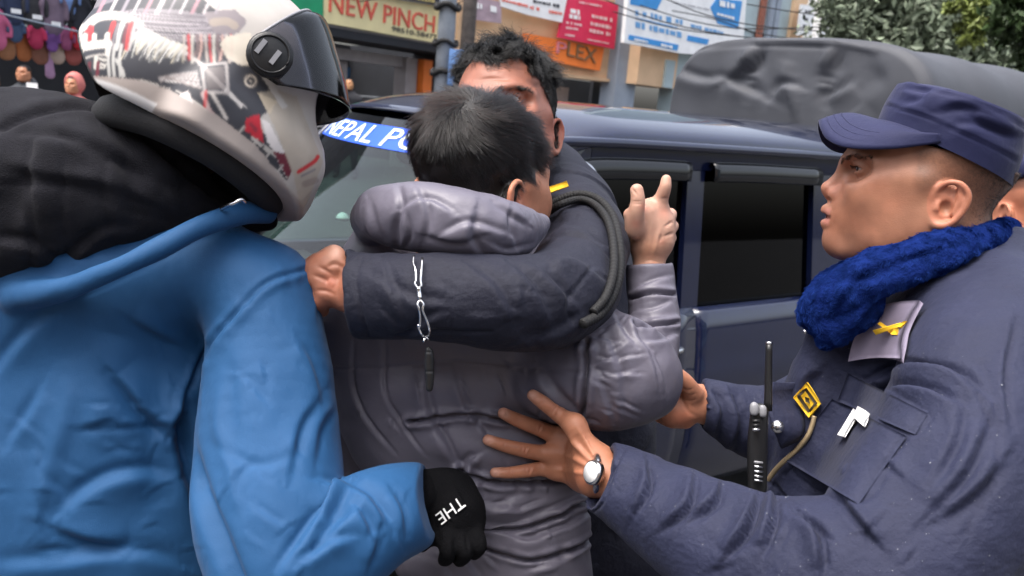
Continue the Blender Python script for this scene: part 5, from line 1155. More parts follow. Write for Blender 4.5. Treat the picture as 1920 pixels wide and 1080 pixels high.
# head in profile, near side towards the camera
HD = 1.07; HO = pt(1748, 340, HD)
_yc = CAM-to_world(HO); _yc /= np.linalg.norm(_yc); _yc = _yc*math.cos(math.radians(9))+np.cross(_u, _yc)*math.sin(math.radians(9))
_zc = _u-_yc*(_u@_yc); _zc /= np.linalg.norm(_zc); HF = Frame(to_world(HO), np.stack([np.cross(_yc, _zc), _yc, _zc], 1))
def L(px, py, Y=0.0):
    n = HF.A[:, 1]; d = P(px, py, 1)-CAM; t = ((HF.w((0, Y, 0))-CAM)@n)/(d@n); return HF.l(CAM+d*t)
fs = face_sdf(.0015, HF, neck=(-.03, 0, -.2))
_a, _b = L(1606, 246), L(1905, 326); _n = np.cross(_b-_a, (0, 1, 0)); _n = _n if _n[2] > 0 else -_n
fs.cut(_a, _n)                     # the crown of the head stays under the cap
V1, Q1 = fs.mesh(2)
X1 = HF.l(V1); x, y, z = X1.T; ya = np.abs(y)
C1 = np.tile(np.array((.32, .146, .088)), (len(V1), 1))
C1 = C1*(1+.10*vnoise(X1, (28,)*3, 61)+.07*vnoise(X1, (110,)*3, 62))[:, None]
def mixc(C, wgt, c): return C*(1-wgt[:, None])+np.array(c)*wgt[:, None]
n1 = vnoise(X1, (40,)*3, 3)*.5+.5; C1 = mixc(C1, .25*n1*sstep(-.09, -.02, -np.abs(z+.02))*sstep(.02, .07, x), (.5, .17, .1))
C1 = mixc(C1, .35*np.exp(-((x-.126)**2+(z+.006)**2)/.012**2), (.56, .22, .15))
C1 = mixc(C1, .8*np.exp(-((x-.122)/.013)**2)*sstep(.0, .006, .0135-np.abs(z+.042))*sstep(-.022, -.018, -ya)*sstep(.109, .116, x)*(np.abs(z+.042) > .0005), (.5, .2, .17))
gap = sstep(.0, .0015, .0036-np.abs(z+.0419))*sstep(.112, .116, x)*sstep(-.024, -.02, -ya); C1 = mixc(C1, .85*gap, (.06, .015, .012))
# clipped hair: temples, round the ear and nape, plus painted nape shadow
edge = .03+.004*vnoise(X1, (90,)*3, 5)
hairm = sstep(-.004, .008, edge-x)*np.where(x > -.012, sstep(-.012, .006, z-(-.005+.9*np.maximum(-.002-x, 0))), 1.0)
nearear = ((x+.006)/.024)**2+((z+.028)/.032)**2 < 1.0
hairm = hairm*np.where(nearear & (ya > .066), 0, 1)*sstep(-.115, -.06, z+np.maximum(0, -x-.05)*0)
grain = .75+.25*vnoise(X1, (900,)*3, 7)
C1 = mixc(C1, hairm*(.55+.38*sstep(.01, -.09, x))*np.clip(grain, 0, 1), (.03, .022, .018))  # darkens towards the back: the neck's shadow is painted into the hair colour
C1 = mixc(C1, .3*np.where(nearear & (ya > .075), 1, 0), (.55, .17, .1))
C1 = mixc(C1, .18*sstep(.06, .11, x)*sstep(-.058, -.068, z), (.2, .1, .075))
# the hand flat on the young man's back (depths follow the jacket below it)
JD = surf_depth([o for o in R2.children if o.name.startswith('puffer_jacket')][0])
ch = Sdf(.0011)
def digit(s, pts, lift=0, k=.006):
    s.px([(a, b, JD(a, b)-r*.95/F+lift*i, r) for i, (a, b, r) in enumerate(pts)], k=k, n=5)
fing = [[(999, 741, 11), (1017, 754, 13.2), (1036, 769, 13.6), (1056, 783, 16)], [(944, 775, 11), (971, 788, 13), (1010, 803, 14.5), (1036, 814, 16)],
        [(915, 825, 10.5), (945, 835, 12.2), (983, 844, 13.8), (1015, 849, 15)], [(928, 886, 9.5), (957, 886, 11), (991, 882, 12.8), (1020, 878, 14)]]
kn = [(1078, 797), (1062, 822), (1046, 850), (1046, 880)]
wx, wy = 1122, 884
for f_, (kx, ky) in zip(fing, kn):
    dk = JD(kx, ky, 12)-.022
    pts = [(a, b, JD(a, b)-r*.9/F, r) for a, b, r in f_]+[(kx, ky, dk, 17)]
    ch.px(pts, k=.004, n=5)
    ch.px([(kx, ky, dk, 16), ((kx*.55+wx*.45), (ky*.55+wy*.45), dk-.006, 22), (wx, wy+(ky-845)*.28, .985, 24)], k=.016, n=4, sq=.8)
ch.px([(1088, 830, JD(1085, 830)-.012, 22), (1100, 850, 1.02, 28), (1118, 868, .99, 30)], k=.02)
ch.px([(1080, 905, JD(1080, 900)-.014, 14), (1108, 908, .99, 18)], k=.02)
ch.px([(1112, 845, 1.03, 20), (1090, 818, JD(1090, 818)+.016, 14), (1076, 800, JD(1076, 800)+.02, 11)], k=.008)     # thumb tucked behind the index finger
ch.px([(wx, wy, .985, 38), (1165, 912, .96, 36)], k=.012)
cc = Sdf(.006).px([(1150, 905, .967, 34), (1190, 925, .95, 36), (1400, 1020, .87, 44), (1560, 1060, .83, 50), (1800, 850, .88, 60), (1850, 620, 1.0, 60)], k=.012)
V2, Q2 = ch.mesh(2)
hst = []
for f_ in fing:
    (x0, y0, r0), (x1, y1, r1), (x2, y2, r2), _q = f_; dx, dy = x1-x0, y1-y0; l_ = math.hypot(dx, dy); nx_, ny_ = -dy/l_, dx/l_
    hst += [('g', 2.2, .8, [(x0+dx*.05+nx_*6, y0+dy*.05+ny_*6), (x0+dx*.22, y0+dy*.22), (x0+dx*.05-nx_*6, y0+dy*.05-ny_*6)]),
            ('g', 2.2, .7, [(x1+nx_*9, y1+ny_*9), (x1-nx_*9, y1-ny_*9)]), ('g', 2.5, .8, [(x2+nx_*9+3, y2+ny_*9), (x2-nx_*9+3, y2-ny_*9)]), ('g', 2.2, .6, [(x2+nx_*9-5, y2+ny_*9), (x2-nx_*9-5, y2-ny_*9)]), ('w', 10, 1.2, [(x2+4, y2+1), (x2+8, y2+3)])]
hst += [('r', 5, 2.0, [(1040, 880), (1075, 885), (1105, 888)]), ('r', 5, 2.2, [(1050, 850), (1080, 862), (1112, 880)]), ('r', 5, 2.4, [(1066, 824), (1090, 846), (1118, 874)]), ('r', 5, 2.4, [(1082, 800), (1102, 832), (1122, 868)]),
        ('g', 7, 2.2, [(1075, 815), (1096, 845), (1112, 868)]), ('g', 7, 2, [(1062, 838), (1085, 858), (1105, 876)]), ('g', 7, 1.8, [(1052, 866), (1078, 874), (1100, 884)]), ('g', 2.5, 1, [(1095, 812), (1112, 845), (1126, 866)])]
V2 = sculpt(V2, Q2, hst)
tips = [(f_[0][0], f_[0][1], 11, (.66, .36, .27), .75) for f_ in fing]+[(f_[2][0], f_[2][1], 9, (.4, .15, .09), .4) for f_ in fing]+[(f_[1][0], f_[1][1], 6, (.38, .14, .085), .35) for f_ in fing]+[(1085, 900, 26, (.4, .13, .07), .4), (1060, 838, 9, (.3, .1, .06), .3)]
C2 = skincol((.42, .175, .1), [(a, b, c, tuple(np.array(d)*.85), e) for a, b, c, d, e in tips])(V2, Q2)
# the far hand at the elbow
fh = Sdf(.0013)
fh.px([(1335, 760, 1.15, 36), (1306, 756, 1.14, 36), (1282, 762, 1.135, 34), (1262, 772, 1.13, 28)], k=.014, sq=.8)
fh.px([(1300, 738, 1.12, 18), (1284, 716, 1.105, 16), (1266, 700, 1.095, 13.5), (1248, 690, 1.09, 10.5)], k=.01)
fh.px([(1285, 772, 1.13, 18), (1255, 770, 1.13, 14), (1228, 760, 1.15, 12)], k=.008)
fh.px([(1285, 788, 1.14, 16), (1256, 788, 1.14, 13), (1230, 778, 1.16, 11)], k=.008)
fh.px([(1270, 745, 1.15, 16), (1240, 745, 1.16, 13), (1218, 735, 1.17, 11)], k=.008)
fh.px([(1268, 760, 1.15, 15), (1240, 725, 1.18, 12), (1216, 718, 1.19, 11)], k=.008)
fh.px([(1330, 760, 1.15, 32), (1360, 772, 1.16, 34)], k=.012)
cc.px([(1345, 766, 1.155, 32), (1400, 790, 1.17, 40), (1500, 800, 1.2, 50), (1640, 720, 1.2, 60)], k=.012)
V3, Q3 = fh.mesh(2)
V3 = sculpt(V3, Q3, [('g', 2, .9, [(1272, 722), (1288, 732), (1300, 728)]), ('g', 2, .9, [(1274, 734), (1290, 742), (1305, 738)]), ('g', 2, .9, [(1276, 746), (1292, 752), (1308, 748)]), ('g', 4, 2, [(1268, 710), (1274, 740), (1290, 770), (1305, 780)])])
C3 = skincol((.46, .2, .12), [(1270, 735, 14, (.36, .12, .07), .6), (1278, 790, 26, (.5, .16, .09), .6)])(V3, Q3)
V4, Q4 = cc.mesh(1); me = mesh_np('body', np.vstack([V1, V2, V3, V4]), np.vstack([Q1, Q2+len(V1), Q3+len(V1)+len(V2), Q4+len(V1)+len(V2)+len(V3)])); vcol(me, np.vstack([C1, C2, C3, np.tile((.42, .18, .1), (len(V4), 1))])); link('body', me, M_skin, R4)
# eyes
eyes(HF, R4, (1, .3, -.12))
# brows, lashes and clipped hair
keep = (hairm[Q1].min(1) > .25)
p_, n_ = scatter(V1, Q1, keep, 16000, 25); xl = HF.l(p_)
hair('clipped_hair', None, strands(p_, n_, -HF.A[:, 2]*.8-HF.A[:, 0]*.6+0*p_, .0012+.0022*sstep(.0, -.08, xl[:, 0]), lift=1.0, seed=26, k=3), .00011, M_hairc, R4)
brows(HF, V1, Q1, R4, 1100, 27)
ls = []
for s_ in (1, -1):
    for t in np.linspace(0, 1, 34):
        a = np.array([.0935+.0035*math.sin(t*2.6)-.005*t*t, s_*(.0215+.0235*t), .0235-.0035*(2*t-1)**2]); ls.append([a, a+(.004, s_*.001, -.0005), a+(.0068, s_*.0025, .0012)])
hair('eyelashes', None, HF.w(np.array(ls)), .00013, M_hairc, R4)
# ---- cap: lofted crown, band, brim
M_cap = mat('cap_cloth', (.013, .0155, .055), .7, bump=((1500, .2), (90, .2)), var=(18, .08), sheen=.1, spec=.3)
b0, b1 = L(1645, 229), L(1897, 346); t0, t1 = L(1682, 158), L(1925, 236)
cb, ct = (b0+b1)/2, (t0+t1)/2; ab, at = (b0-b1)/2, (t0-t1)/2
def cap_pt(th, v):
    c = cb*(1-v)+ct*v; a = ab*(1-v)+at*v; lat = .0815*(1-v)+.08*v
    bul = 1+.03*math.sin(v*math.pi)
    return c+a*math.cos(th)*bul+np.array([0, lat*math.sin(th)*bul, 0])
nth = 96; rows = []
ths = np.arange(nth)*2*np.pi/nth
for v in np.concatenate([[-.06, 0], np.linspace(.04, 1, 22)]): rows.append([cap_pt(t, v) for t in ths])
for q in np.linspace(.97, .02, 14):
    upn = np.cross(at, (0, 1, 0)); upn /= np.linalg.norm(upn); upn = upn if upn[2] > 0 else -upn
    rows.append([ct+(cap_pt(t, 1)-ct)*q+upn*.010*(1-q*q)*(1+.4*math.cos(t)) for t in ths])
G = HF.w(np.array(rows))
capo = grid_mesh('cap', G, M_cap, R4, closeu=True)
def edit(o, fn):
    n = len(o.data.vertices); a = np.empty(n*3, np.float32); o.data.vertices.foreach_get('co', a); a = a.reshape(-1, 3).astype(float)
    q = np.array([p.vertices[:] for p in o.data.polygons if len(p.vertices) == 4]); a = fn(a, q); o.data.vertices.foreach_set('co', np.ascontiguousarray(a, np.float32).ravel()); o.data.update()
cap_st = [('g', 2, 1.6, [(1662, 196), (1740, 222), (1820, 258), (1905, 300)], 0), ('r', 5, 1.2, [(1664, 190), (1742, 215), (1822, 250), (1908, 290)], 0), ('g', 2, 1.0, [(1735, 272), (1765, 230), (1800, 210)]),
    ('f', 12, 5, [(1700, 200), (1730, 190), (1750, 160)]), ('f', 14, 6, [(1840, 205), (1800, 195), (1760, 205)]), ('f', 12, 6, [(1905, 250), (1860, 235), (1825, 215)]), ('g', 10, 4, [(1835, 225), (1870, 240), (1900, 262)]),
    ('g', 2, 1.5, [(1690, 168), (1780, 178), (1860, 205), (1920, 240)], 0), ('f', 12, 4, [(1690, 165), (1720, 175), (1760, 170)]), ('w', 14, 3, [(1690, 160), (1720, 162)]), ('f', 10, 3, [(1780, 250), (1810, 235), (1850, 245)])]
edit(capo, lambda a, q: sculpt(a, q, cap_st))
# brim
oc = np.array([cap_pt(math.radians(77), -.015), L(1672, 279, .0825), L(1590, 277, .073), L(1552, 262, .05), L(1538, 241, .026), L(1535, 227, 0)])
oc = np.vstack([oc, oc[-2::-1]*(1, -1, 1)]); oc = catmull(oc, 6)
ia = np.linspace(math.radians(78), math.radians(-78), len(oc)); inn = np.array([cap_pt(a, .02) for a in ia])
rows = []
for q in np.linspace(-.06, 1, 12):
    rows.append(inn*(1-q)+oc*q+np.array([0, 0, .009])*math.sin(max(q, 0)*math.pi)[..., None] if False else inn*(1-q)+oc*q+np.array([0, 0, .010*math.sin(max(q, 0)*math.pi)]))
bo = grid_mesh('cap_brim', HF.w(np.array(rows)), M_cap, capo, thick=0)
bm_ = bo.modifiers.new('solid', 'SOLIDIFY'); bm_.thickness = .0028; bm_.offset = 0
for k_ in (.62, .74, .86):
    j = int(round(3+.0*k_)); lines = inn*(1-k_)+oc*k_+np.array([0, 0, .010*math.sin(k_*math.pi)+.0018])
    sweep('stitch_line', HF.w(lines[10:-10]), .0006, M_cap, capo, seg=4, spline=False)
# ------------------------------------------------------------------ fleece neck warmer and things on the policeman's jacket
sc = Sdf(.0035)
sc.px([(1885, 430, 1.1, 24), (1862, 448, 1.04, 32), (1790, 470, .99, 34), (1705, 494, .975, 38), (1640, 517, .98, 44), (1590, 548, 1.0, 52), (1550, 585, 1.04, 46), (1540, 580, 1.1, 44), (1570, 545, 1.15, 44), (1680, 500, 1.2, 44)], k=.01)
sc.px([(1600, 570, 1.0, 50), (1566, 612, 1.01, 38), (1552, 640, 1.02, 20)], k=.015)
sc.px([(1790, 462, .99, 28), (1700, 484, .985, 32), (1640, 506, .995, 34)], k=.02)
M_fur = mat('blue_fleece', (.006, .015, .085), .95, bump=((260, .7), (60, .5)), var=(60, .3), spec=.0)
M_furs = mat('blue_pile', (.010, .027, .135), .85, var=(70, .35), spec=.0)
scarf = garment('neck_warmer', sc, M_fur, R4, [('f', 12, 7, [(1690, 545), (1640, 565), (1590, 630)]), ('f', 10, 6, [(1640, 500), (1600, 530), (1560, 590)]), ('f', 10, 5, [(1830, 440), (1740, 470), (1640, 500)]), ('f', 10, 5, [(1880, 450), (1820, 480), (1740, 515)]), ('f', 16, 5, [(1860, 450), (1800, 500), (1700, 540)]), ('f', 18, 5, [(1560, 540), (1640, 525), (1720, 510)]), ('g', 8, 5, [(1540, 600), (1590, 590), (1640, 560)])], noise=((4, (25, 25, 25), 41), (2.5, (55, 90, 55), 42)))
me = scarf.data; nv = len(me.vertices); a = np.empty(nv*3, np.float32); me.vertices.foreach_get('co', a); a = a.reshape(-1, 3).astype(float)
Qs = np.array([p.vertices[:] for p in me.polygons if len(p.vertices) == 4]); Ns = vnormals(a, Qs)
front = ((a-CAM)*Ns).sum(1) < .05
p_, n_ = scatter(a, Qs, front[Qs].all(1), 38000, 42)
dirs = np.stack([vnoise(p_, (60,)*3, 43+i) for i in range(3)], 1)+np.array([-.4, 0, -.7])
hair('fleece_pile', None, strands(p_, n_, dirs, .0034, lift=1.0, seed=44, k=4, clump=.45, cs=150), .0002, M_furs, R4)
cop_jacket = [o for o in R4.children if o.name.startswith('uniform_jacket')][0]
CD = surf_depth(cop_jacket)
def patch(name, quad, m_, parent, nx=14, ny=10, lift=.003, thick=.002, df=None, rad=10, warp=None):
    """panel lying on a garment: quad = 4 image corners (clockwise), depth read from the cloth below"""
    q = np.array(quad, float); df = df or CD; G = np.zeros((ny, nx, 2))
    for j in range(ny):
        for i in range(nx):
            u, v = i/(nx-1), j/(ny-1)
            G[j, i] = q[0]*(1-u)*(1-v)+q[1]*u*(1-v)+q[2]*u*v+q[3]*(1-u)*v
    if warp: G = warp(G)
    D = np.array([[df(*G[j, i], rad) for i in range(nx)] for j in range(ny)])
    for _ in range(14 if nx > 20 else 3):
        E = np.pad(D, 1, mode='edge'); D = (E[:-2, 1:-1]+E[2:, 1:-1]+E[1:-1, :-2]+E[1:-1, 2:]+2*D)/6
    W_ = np.array([[P(G[j, i, 0], G[j, i, 1], D[j, i]-lift) for i in range(nx)] for j in range(ny)])
    return grid_mesh(name, W_, m_, parent, thick=-thick)
M_epaul = mat('grey_lavender_cloth', (.17, .145, .2), .8, bump=(1200, .2), var=(20, .06))
ep_ = patch('epaulette', [(1640, 577), (1724, 563), (1688, 672), (1590, 678)], M_epaul, R4, 12, 16, .011, .006, rad=14, warp=lambda G: G+np.stack([-10*np.sin(np.linspace(0, 1, 16)*np.pi)[:, None]*np.ones((1, 12)), -4*np.sin(np.linspace(0, 1, 12)*np.pi)[None]*np.ones((16, 1))], -1))
ED = surf_depth(ep_)
for qd in ([(1618, 610), (1624, 618), (1684, 598), (1682, 592)], [(1627, 597), (1632, 593), (1660, 613), (1658, 620)], [(1655, 606), (1665, 604), (1664, 618), (1652, 617)], [(1676, 592), (1684, 592), (1670, 603), (1662, 602)]):
    patch('crossed_emblem', [(x_+18, y_+10) for x_, y_ in qd], M_yellow, ep_, 7, 3, .0022, .002, ED, 6)
bd = patch('yellow_badge', [(1512, 717), (1539, 757), (1516, 783), (1488, 746)], M_yellow, R4, 8, 8, .006, .004)
BD = surf_depth(bd)
M_badge = mat('badge_black', (.03, .02, .008), .7)
for qd in ([(1507, 730), (1512, 727), (1533, 756), (1529, 760)], [(1494, 744), (1499, 740), (1519, 770), (1515, 774)], [(1506, 730), (1510, 733), (1498, 745), (1494, 742)], [(1532, 756), (1529, 753), (1516, 770), (1519, 773)], [(1509, 744), (1516, 747), (1518, 757), (1510, 753)]):
    patch('badge_mark', qd, M_badge, bd, 5, 3, .0014, .001, BD, 7)
zp = [(1527, 780), (1522, 800), (1512, 822), (1495, 842), (1473, 862), (1455, 880), (1440, 900)]
zl = catmull(np.array([P(x_, y_, CD(x_, y_, 8)-.0055) for x_, y_ in zp]), 14)
M_brass = mat('brass_teeth', (.55, .42, .25), .35, metal=.6)
V_, Q_2 = tube_geo(zl, .0026+.0012*(np.arange(len(zl)) % 2), 6); link('zip', mesh_np('zip', V_, Q_2), M_brass, R4)
pk = patch('chest_pocket', [(1560, 748), (1700, 818), (1610, 945), (1470, 862)], M_navy, R4, 26, 24, .0001, .0006)
patch('pocket_flap', [(1590, 700), (1740, 775), (1716, 815), (1570, 752)], M_navy, R4, 22, 10, .0004, .0008)
PD = surf_depth(pk)
paper = patch('folded_paper', [(1612, 749), (1637, 762), (1620, 800), (1600, 782)], M_white, None, 6, 8, .006, .0012, PD)
p2 = patch('paper_edge', [(1600, 766), (1611, 771), (1583, 819), (1570, 815)], M_white, paper, 4, 8, .0065, .0012, PD)
tag(paper, 'small folded white paper tucked in the chest pocket of the capped policeman', 'paper')
btn = sweep('button', [P(1458, 800, CD(1490, 800, 20)-.016), P(1458, 800, CD(1490, 800, 20)-.021)], .008, M_steel, R4, seg=12)
# wristwatch on the near wrist
wc = [(1107, 870), (1100, 886), (1096, 905), (1098, 918)]
wt = empty('wristwatch', P(1104, 890, .955), 'silver wristwatch on the wrist of the hand spread on the grey jacket', 'watch')
cps = P(1113, 886, .95); nrm = (CAM-cps)/np.linalg.norm(CAM-cps); ax_ = np.cross(nrm, (0, .2, 1)); ax_ /= np.linalg.norm(ax_)
nrm = nrm*.75+(P(1060, 880, .944)-P(1104, 888, .944))/.028*1.0; nrm /= np.linalg.norm(nrm)
sweep('case', [cps-nrm*.004, cps+nrm*.003, cps+nrm*.0045], np.array([.0145, .0145, .0128]), M_steel, wt, seg=28, spline=False)
sweep('dial', [cps+nrm*.004, cps+nrm*.0051], .012, M_white, wt, seg=28)
bp_ = []
for a_ in np.linspace(-1.4, 1.4, 15): bp_.append(P(1118+2*math.cos(a_), 888+33*math.sin(a_), .95+.03*(1-math.cos(a_))))
sweep('bracelet', bp_, .0055, M_steel, wt, seg=8)
# handheld radio clipped to the chest
rd = empty('radio', P(1422, 830, 1.0), 'black handheld radio with a long antenna at the chest of the capped policeman', 'radio')
M_rad = mat('radio_plastic', (.012, .012, .013), .35, bump=(300, .08))
def bar(name, pts, rad, m_, par, sq=.55, h=.0022, k=.004): return garment(name, Sdf(h).px([(a, b, c, r) for (a, b, c), r in zip(pts, rad)], k=k, sq=sq), m_, par, post=1, smooth=1)
rb = bar('radio_body', [(1424, 772, 1.0), (1420, 840, 1.0), (1420, 915, 1.0)], [17, 19, 18], M_rad, rd, .7)
sweep('antenna', [P(1440, 770, 1.01), P(1441, 700, 1.01), P(1442, 644, 1.01)], np.array([.0052, .0044, .004]), M_rad, rd, seg=10)
sweep('antenna_tip', [P(1442, 645, 1.01), P(1442, 641, 1.01)], .0042, M_steel, rd, seg=10)
M_rad2 = mat('worn_grey_plastic', (.22, .22, .235), .4)
bar('volume_knob', [(1414, 762, .99), (1414, 772, .99)], [9, 9], M_rad2, rd, .9); bar('channel_knob', [(1430, 766, .99), (1430, 776, .99)], [8, 8], M_rad2, rd, .9)
for y_ in (790, 798, 806): sweep('side_button', [P(1411, y_, .986), P(1424, y_-1, .985)], .0024, M_steel if y_ == 806 else M_black, rb, seg=6)
for y_ in (866, 874, 883, 892, 900): sweep('speaker_slot', [P(1414, y_, .9865), P(1430, y_+2, .9865)], .0016, M_rad2 if y_ == 866 else M_steel, rb, seg=6)

# rain drops beaded on the sleeve
r_ = np.random.default_rng(5); n = len(cop_jacket.data.vertices); a = np.empty(n*3, np.float32); cop_jacket.data.vertices.foreach_get('co', a); a = a.reshape(-1, 3).astype(float); qd_ = to_px(a+np.array(R4.location)*0)
a = a+np.array(cop_jacket.location)+np.array(R4.location); qd_ = to_px(a); Qj = np.array([p.vertices[:] for p in cop_jacket.data.polygons if len(p.vertices) == 4]); Nj = vnormals(a, Qj)
ok = np.where((((a-CAM)*Nj).sum(1) < -.1) & (qd_[:, 1] > 650) & (qd_[:, 1] < 1080) & (qd_[:, 0] > 1110) & (qd_[:, 0] < 1900))[0]
pick = r_.choice(ok, 340); V_ = []; Q_5 = []
for i in pick:
    c = a[i]+Nj[i]*.0002; s_ = abs(r_.normal(.0002, .00025))+.0002; t1 = np.cross(Nj[i], (0, 0, 1.)); t1 /= np.linalg.norm(t1)+1e-9; t2 = np.cross(Nj[i], t1); o = len(V_)
    V_ += [c+t1*s_, c+t2*s_, c-t1*s_, c-t2*s_, c+Nj[i]*s_*.8, c-Nj[i]*s_*.4]
    Q_5 += [(o, o+1, o+4), (o+1, o+2, o+4), (o+2, o+3, o+4), (o+3, o, o+4)]
tag(link('water_drops', mesh_np('water_drops', np.array(V_), None, np.array(Q_5)), mat('water_bead', (.16, .17, .2), .1, coat=1), R4), kind='stuff')

# turned-out jacket front edge beside the radio
G = np.array([[P(x-6+u*dx, y+u*dy, CD(x-4, y, 14)+.010-.022*u+.008*math.sin(v*5+u*3)) for u in np.linspace(0, 1, 8)] for v, (x, y, dx, dy) in zip(np.linspace(0, 1, 9), [(1505, 720, -52, -4), (1506, 732, -56, 2), (1506, 745, -58, 6), (1508, 758, -60, 8), (1512, 772, -62, 10), (1514, 786, -58, 14), (1516, 800, -54, 18), (1512, 814, -44, 18), (1506, 826, -34, 16)])])
fl = grid_mesh('turned_front', G, M_navy, R4, thick=-.003)
# ------------------------------------------------------------------ full-face helmet (part of the rider's outfit)
HEL_D = .985; HC_ = pt(375, 185, HEL_D); ti = math.radians(33); ya_ = math.radians(-4)
fx = np.array([math.cos(ti), -math.sin(ti), 0.0]); uz = np.array([math.sin(ti), math.cos(ti), 0.0]); ny = np.array([0, 0, -1.0])
ny = -HC_/np.linalg.norm(HC_); ny = ny*.985+uz*.17; ny /= np.linalg.norm(ny); fx = fx-ny*(fx@ny); fx /= np.linalg.norm(fx)
fx2 = fx*math.cos(ya_)-ny*math.sin(ya_); ny2 = ny*math.cos(ya_)+fx*math.sin(ya_); uz = np.cross(ny2, fx2)*1.0; uz = uz if uz[1] > 0 else -uz
KF = Frame(to_world(HC_), VIEW @ np.stack([fx2, ny2, uz], 1))
def HL(px, py, Y=0.0):
    """image point -> helmet coordinates on the plane at lateral offset Y"""
    o = KF.w((0, Y, 0)); n = KF.A[:, 1]; d = P(px, py, 1)-CAM; t = ((o-CAM)@n)/(d@n); return KF.l(CAM+d*t)
hm = Sdf(.0018, KF)
hm.ell((.006, 0, .032), (.148, .124, .130))
hm.ell((-.018, 0, -.02), (.12, .114, .085), k=.03)
for s_ in (1, -1):
    for zz, kx in ((-.052, .172), (-.024, .168), (-.002, .158)):
        hm.tube([(.02, s_*.105, zz), (.085, s_*.088, zz), (.132, s_*.05, zz), (kx-.03, 0, zz)], [.03, .03, .031, .032], .02)
hm.tube([(-.1, 0, .04), (-.12, 0, .045), (-.13, 0, .03)], [.03, .024, .016], .02)
hm.ell((-.038, 0, -.04), (.074, .098, .06), k=.02)
hm.cut((0, 0, -.073), (.12, .15, -1), .006)
hm.ell((-.01, 0, -.03), (.13, .098, .12), k=.004, sub=True)
hm.ell((.07, 0, -.06), (.075, .07, .06), k=.01, sub=True)
hm.tube([(.158, -.16, .09), (.158, 0, .09), (.158, .16, .09)], [.056, .056, .056], .006, sub=True)
V1, Q1 = hm.mesh(2)
X1 = KF.l(V1); Xn = X1.copy(); Xn[:, 1] = np.abs(Xn[:, 1]); qh = to_px(KF.w(Xn))
WHT, BEI, GRY, BLK, REDc, MAR = (.43, .4, .37), (.4, .34, .27), (.2, .18, .2), (.035, .036, .045), (.5, .03, .035), (.14, .02, .035)
C = np.tile(np.array(WHT), (len(V1), 1))
def region(poly):
    p = np.asarray(poly, float); x, y = qh.T; ins = np.zeros(len(qh), bool); j = len(p)-1
    for i in range(len(p)):
        c = ((p[i, 1] > y) != (p[j, 1] > y)) & (x < (p[j, 0]-p[i, 0])*(y-p[i, 1])/(p[j, 1]-p[i, 1]+1e-9)+p[i, 0]); ins ^= c; j = i
    return ins.astype(float)
def line(pts, wd, c, a=1.0, taper=0.0):
    global C
    p = catmull(pts, 4) if len(pts) > 2 else np.asarray(pts, float); d, sd_, t = polydist(qh, p)
    w_ = wd*(1-taper*t)*.5; C = mixc(C, a*sstep(-1.2, .8, w_-d), c)
def fill(poly, c, a=1.0):
    global C
    C = mixc(C, a*region(poly), c)
nz_ = vnoise(Xn, (60, 60, 60), 77)
fill([(150, -60), (320, -60), (405, 20), (425, 60), (385, 70), (240, 30), (165, 60), (150, 150), (150, 145), (260, 150), (330, 170), (400, 230), (470, 260), (520, 300), (540, 340), (500, 300), (450, 262), (395, 225), (330, 178), (260, 150), (160, 150)], BLK)
fill([(155, 60), (170, 36), (220, 28), (300, 44), (430, 66), (430, 115), (478, 122), (520, 190), (480, 230), (470, 262), (420, 232), (350, 176), (270, 150), (160, 145)], BLK)
fill([(165, 20), (300, -30), (330, -60), (150, -60)], GRY, .8)
# grey wing across the shell
fill([(222, 22), (260, 16), (330, 18), (400, 30), (440, 26), (462, 44), (440, 66), (390, 66), (330, 60), (270, 42)], GRY)
for i in range(26):
    y0 = 20+i*1.9; line([(226+rng.uniform(0, 20), y0), (320+rng.uniform(-10, 10), y0+7+rng.normal(0, 2)), (400+rng.uniform(-20, 40), y0+12+rng.normal(0, 3))], rng.uniform(1.2, 2.6), (.42, .38, .4) if i % 2 else (.08, .07, .085), .8)
fill([(380, 22), (440, 18), (462, 36), (448, 62), (400, 60)], (.22, .19, .2)); line([(400, 42), (425, 40), (440, 48)], 15, (.36, .3, .24), .7)
# white ridge and feather strokes
line([(160, 52), (185, 32), (225, 30), (262, 46)], 16, WHT); line([(250, 44), (290, 66), (330, 88), (372, 116), (420, 165), (470, 215)], 7, (.55, .52, .5), .9)
for i in range(34):
    t = i/33; x0 = 262+t*92; y0 = 55+t*34; L_ = rng.uniform(40, 72)*(1-.45*t); x1 = x0-L_*.5-rng.uniform(-6, 8); y1 = y0+L_*.85
    line([(x0, y0), (x0-L_*.32, y0+L_*.38), (x1, y1)], rng.uniform(2.5, 5.5), [(.5, .5, .46), (.58, .52, .4), (.34, .34, .33), (.62, .6, .57)][i % 4], .9, .6)
for i in range(13):
    x0 = 345+i*8; line([(x0, 66), (x0+rng.normal(0, 2), 90), (x0+rng.normal(0, 3), 110+rng.uniform(-5, 9))], rng.uniform(3, 5), [(.46, .4, .36), REDc, (.5, .47, .42), (.18, .12, .12), (.55, .35, .3)][i % 5], .9)
for i in range(12):
    x0 = 176+i*22; line([(x0+10, -26), (x0, -4), (x0-14, 24)], rng.uniform(3, 8), [(.6, .56, .56), (.4, .2, .24), (.55, .5, .5), (.3, .27, .3)][i % 4], .8)
for x0, c_, w_ in ((205, REDc, 9), (214, GRY, 4), (222, (.5, .49, .47), 9), (232, MAR, 5), (240, REDc, 9), (246, (.4, .36, .36), 5)):
    line([(x0+8, 44), (x0+1, 66), (x0-3, 92)], w_, c_, .95, .3)
for x0 in (203, 212, 224): line([(x0+4, 84), (x0, 110), (x0+2, 142)], 5, (.45, .44, .42))
line([(218, 112), (228, 130), (232, 142)], 6, (.45, .44, .42)); line([(164, 60), (172, 66)], 10, REDc); line([(170, 52), (168, 76)], 11, REDc)
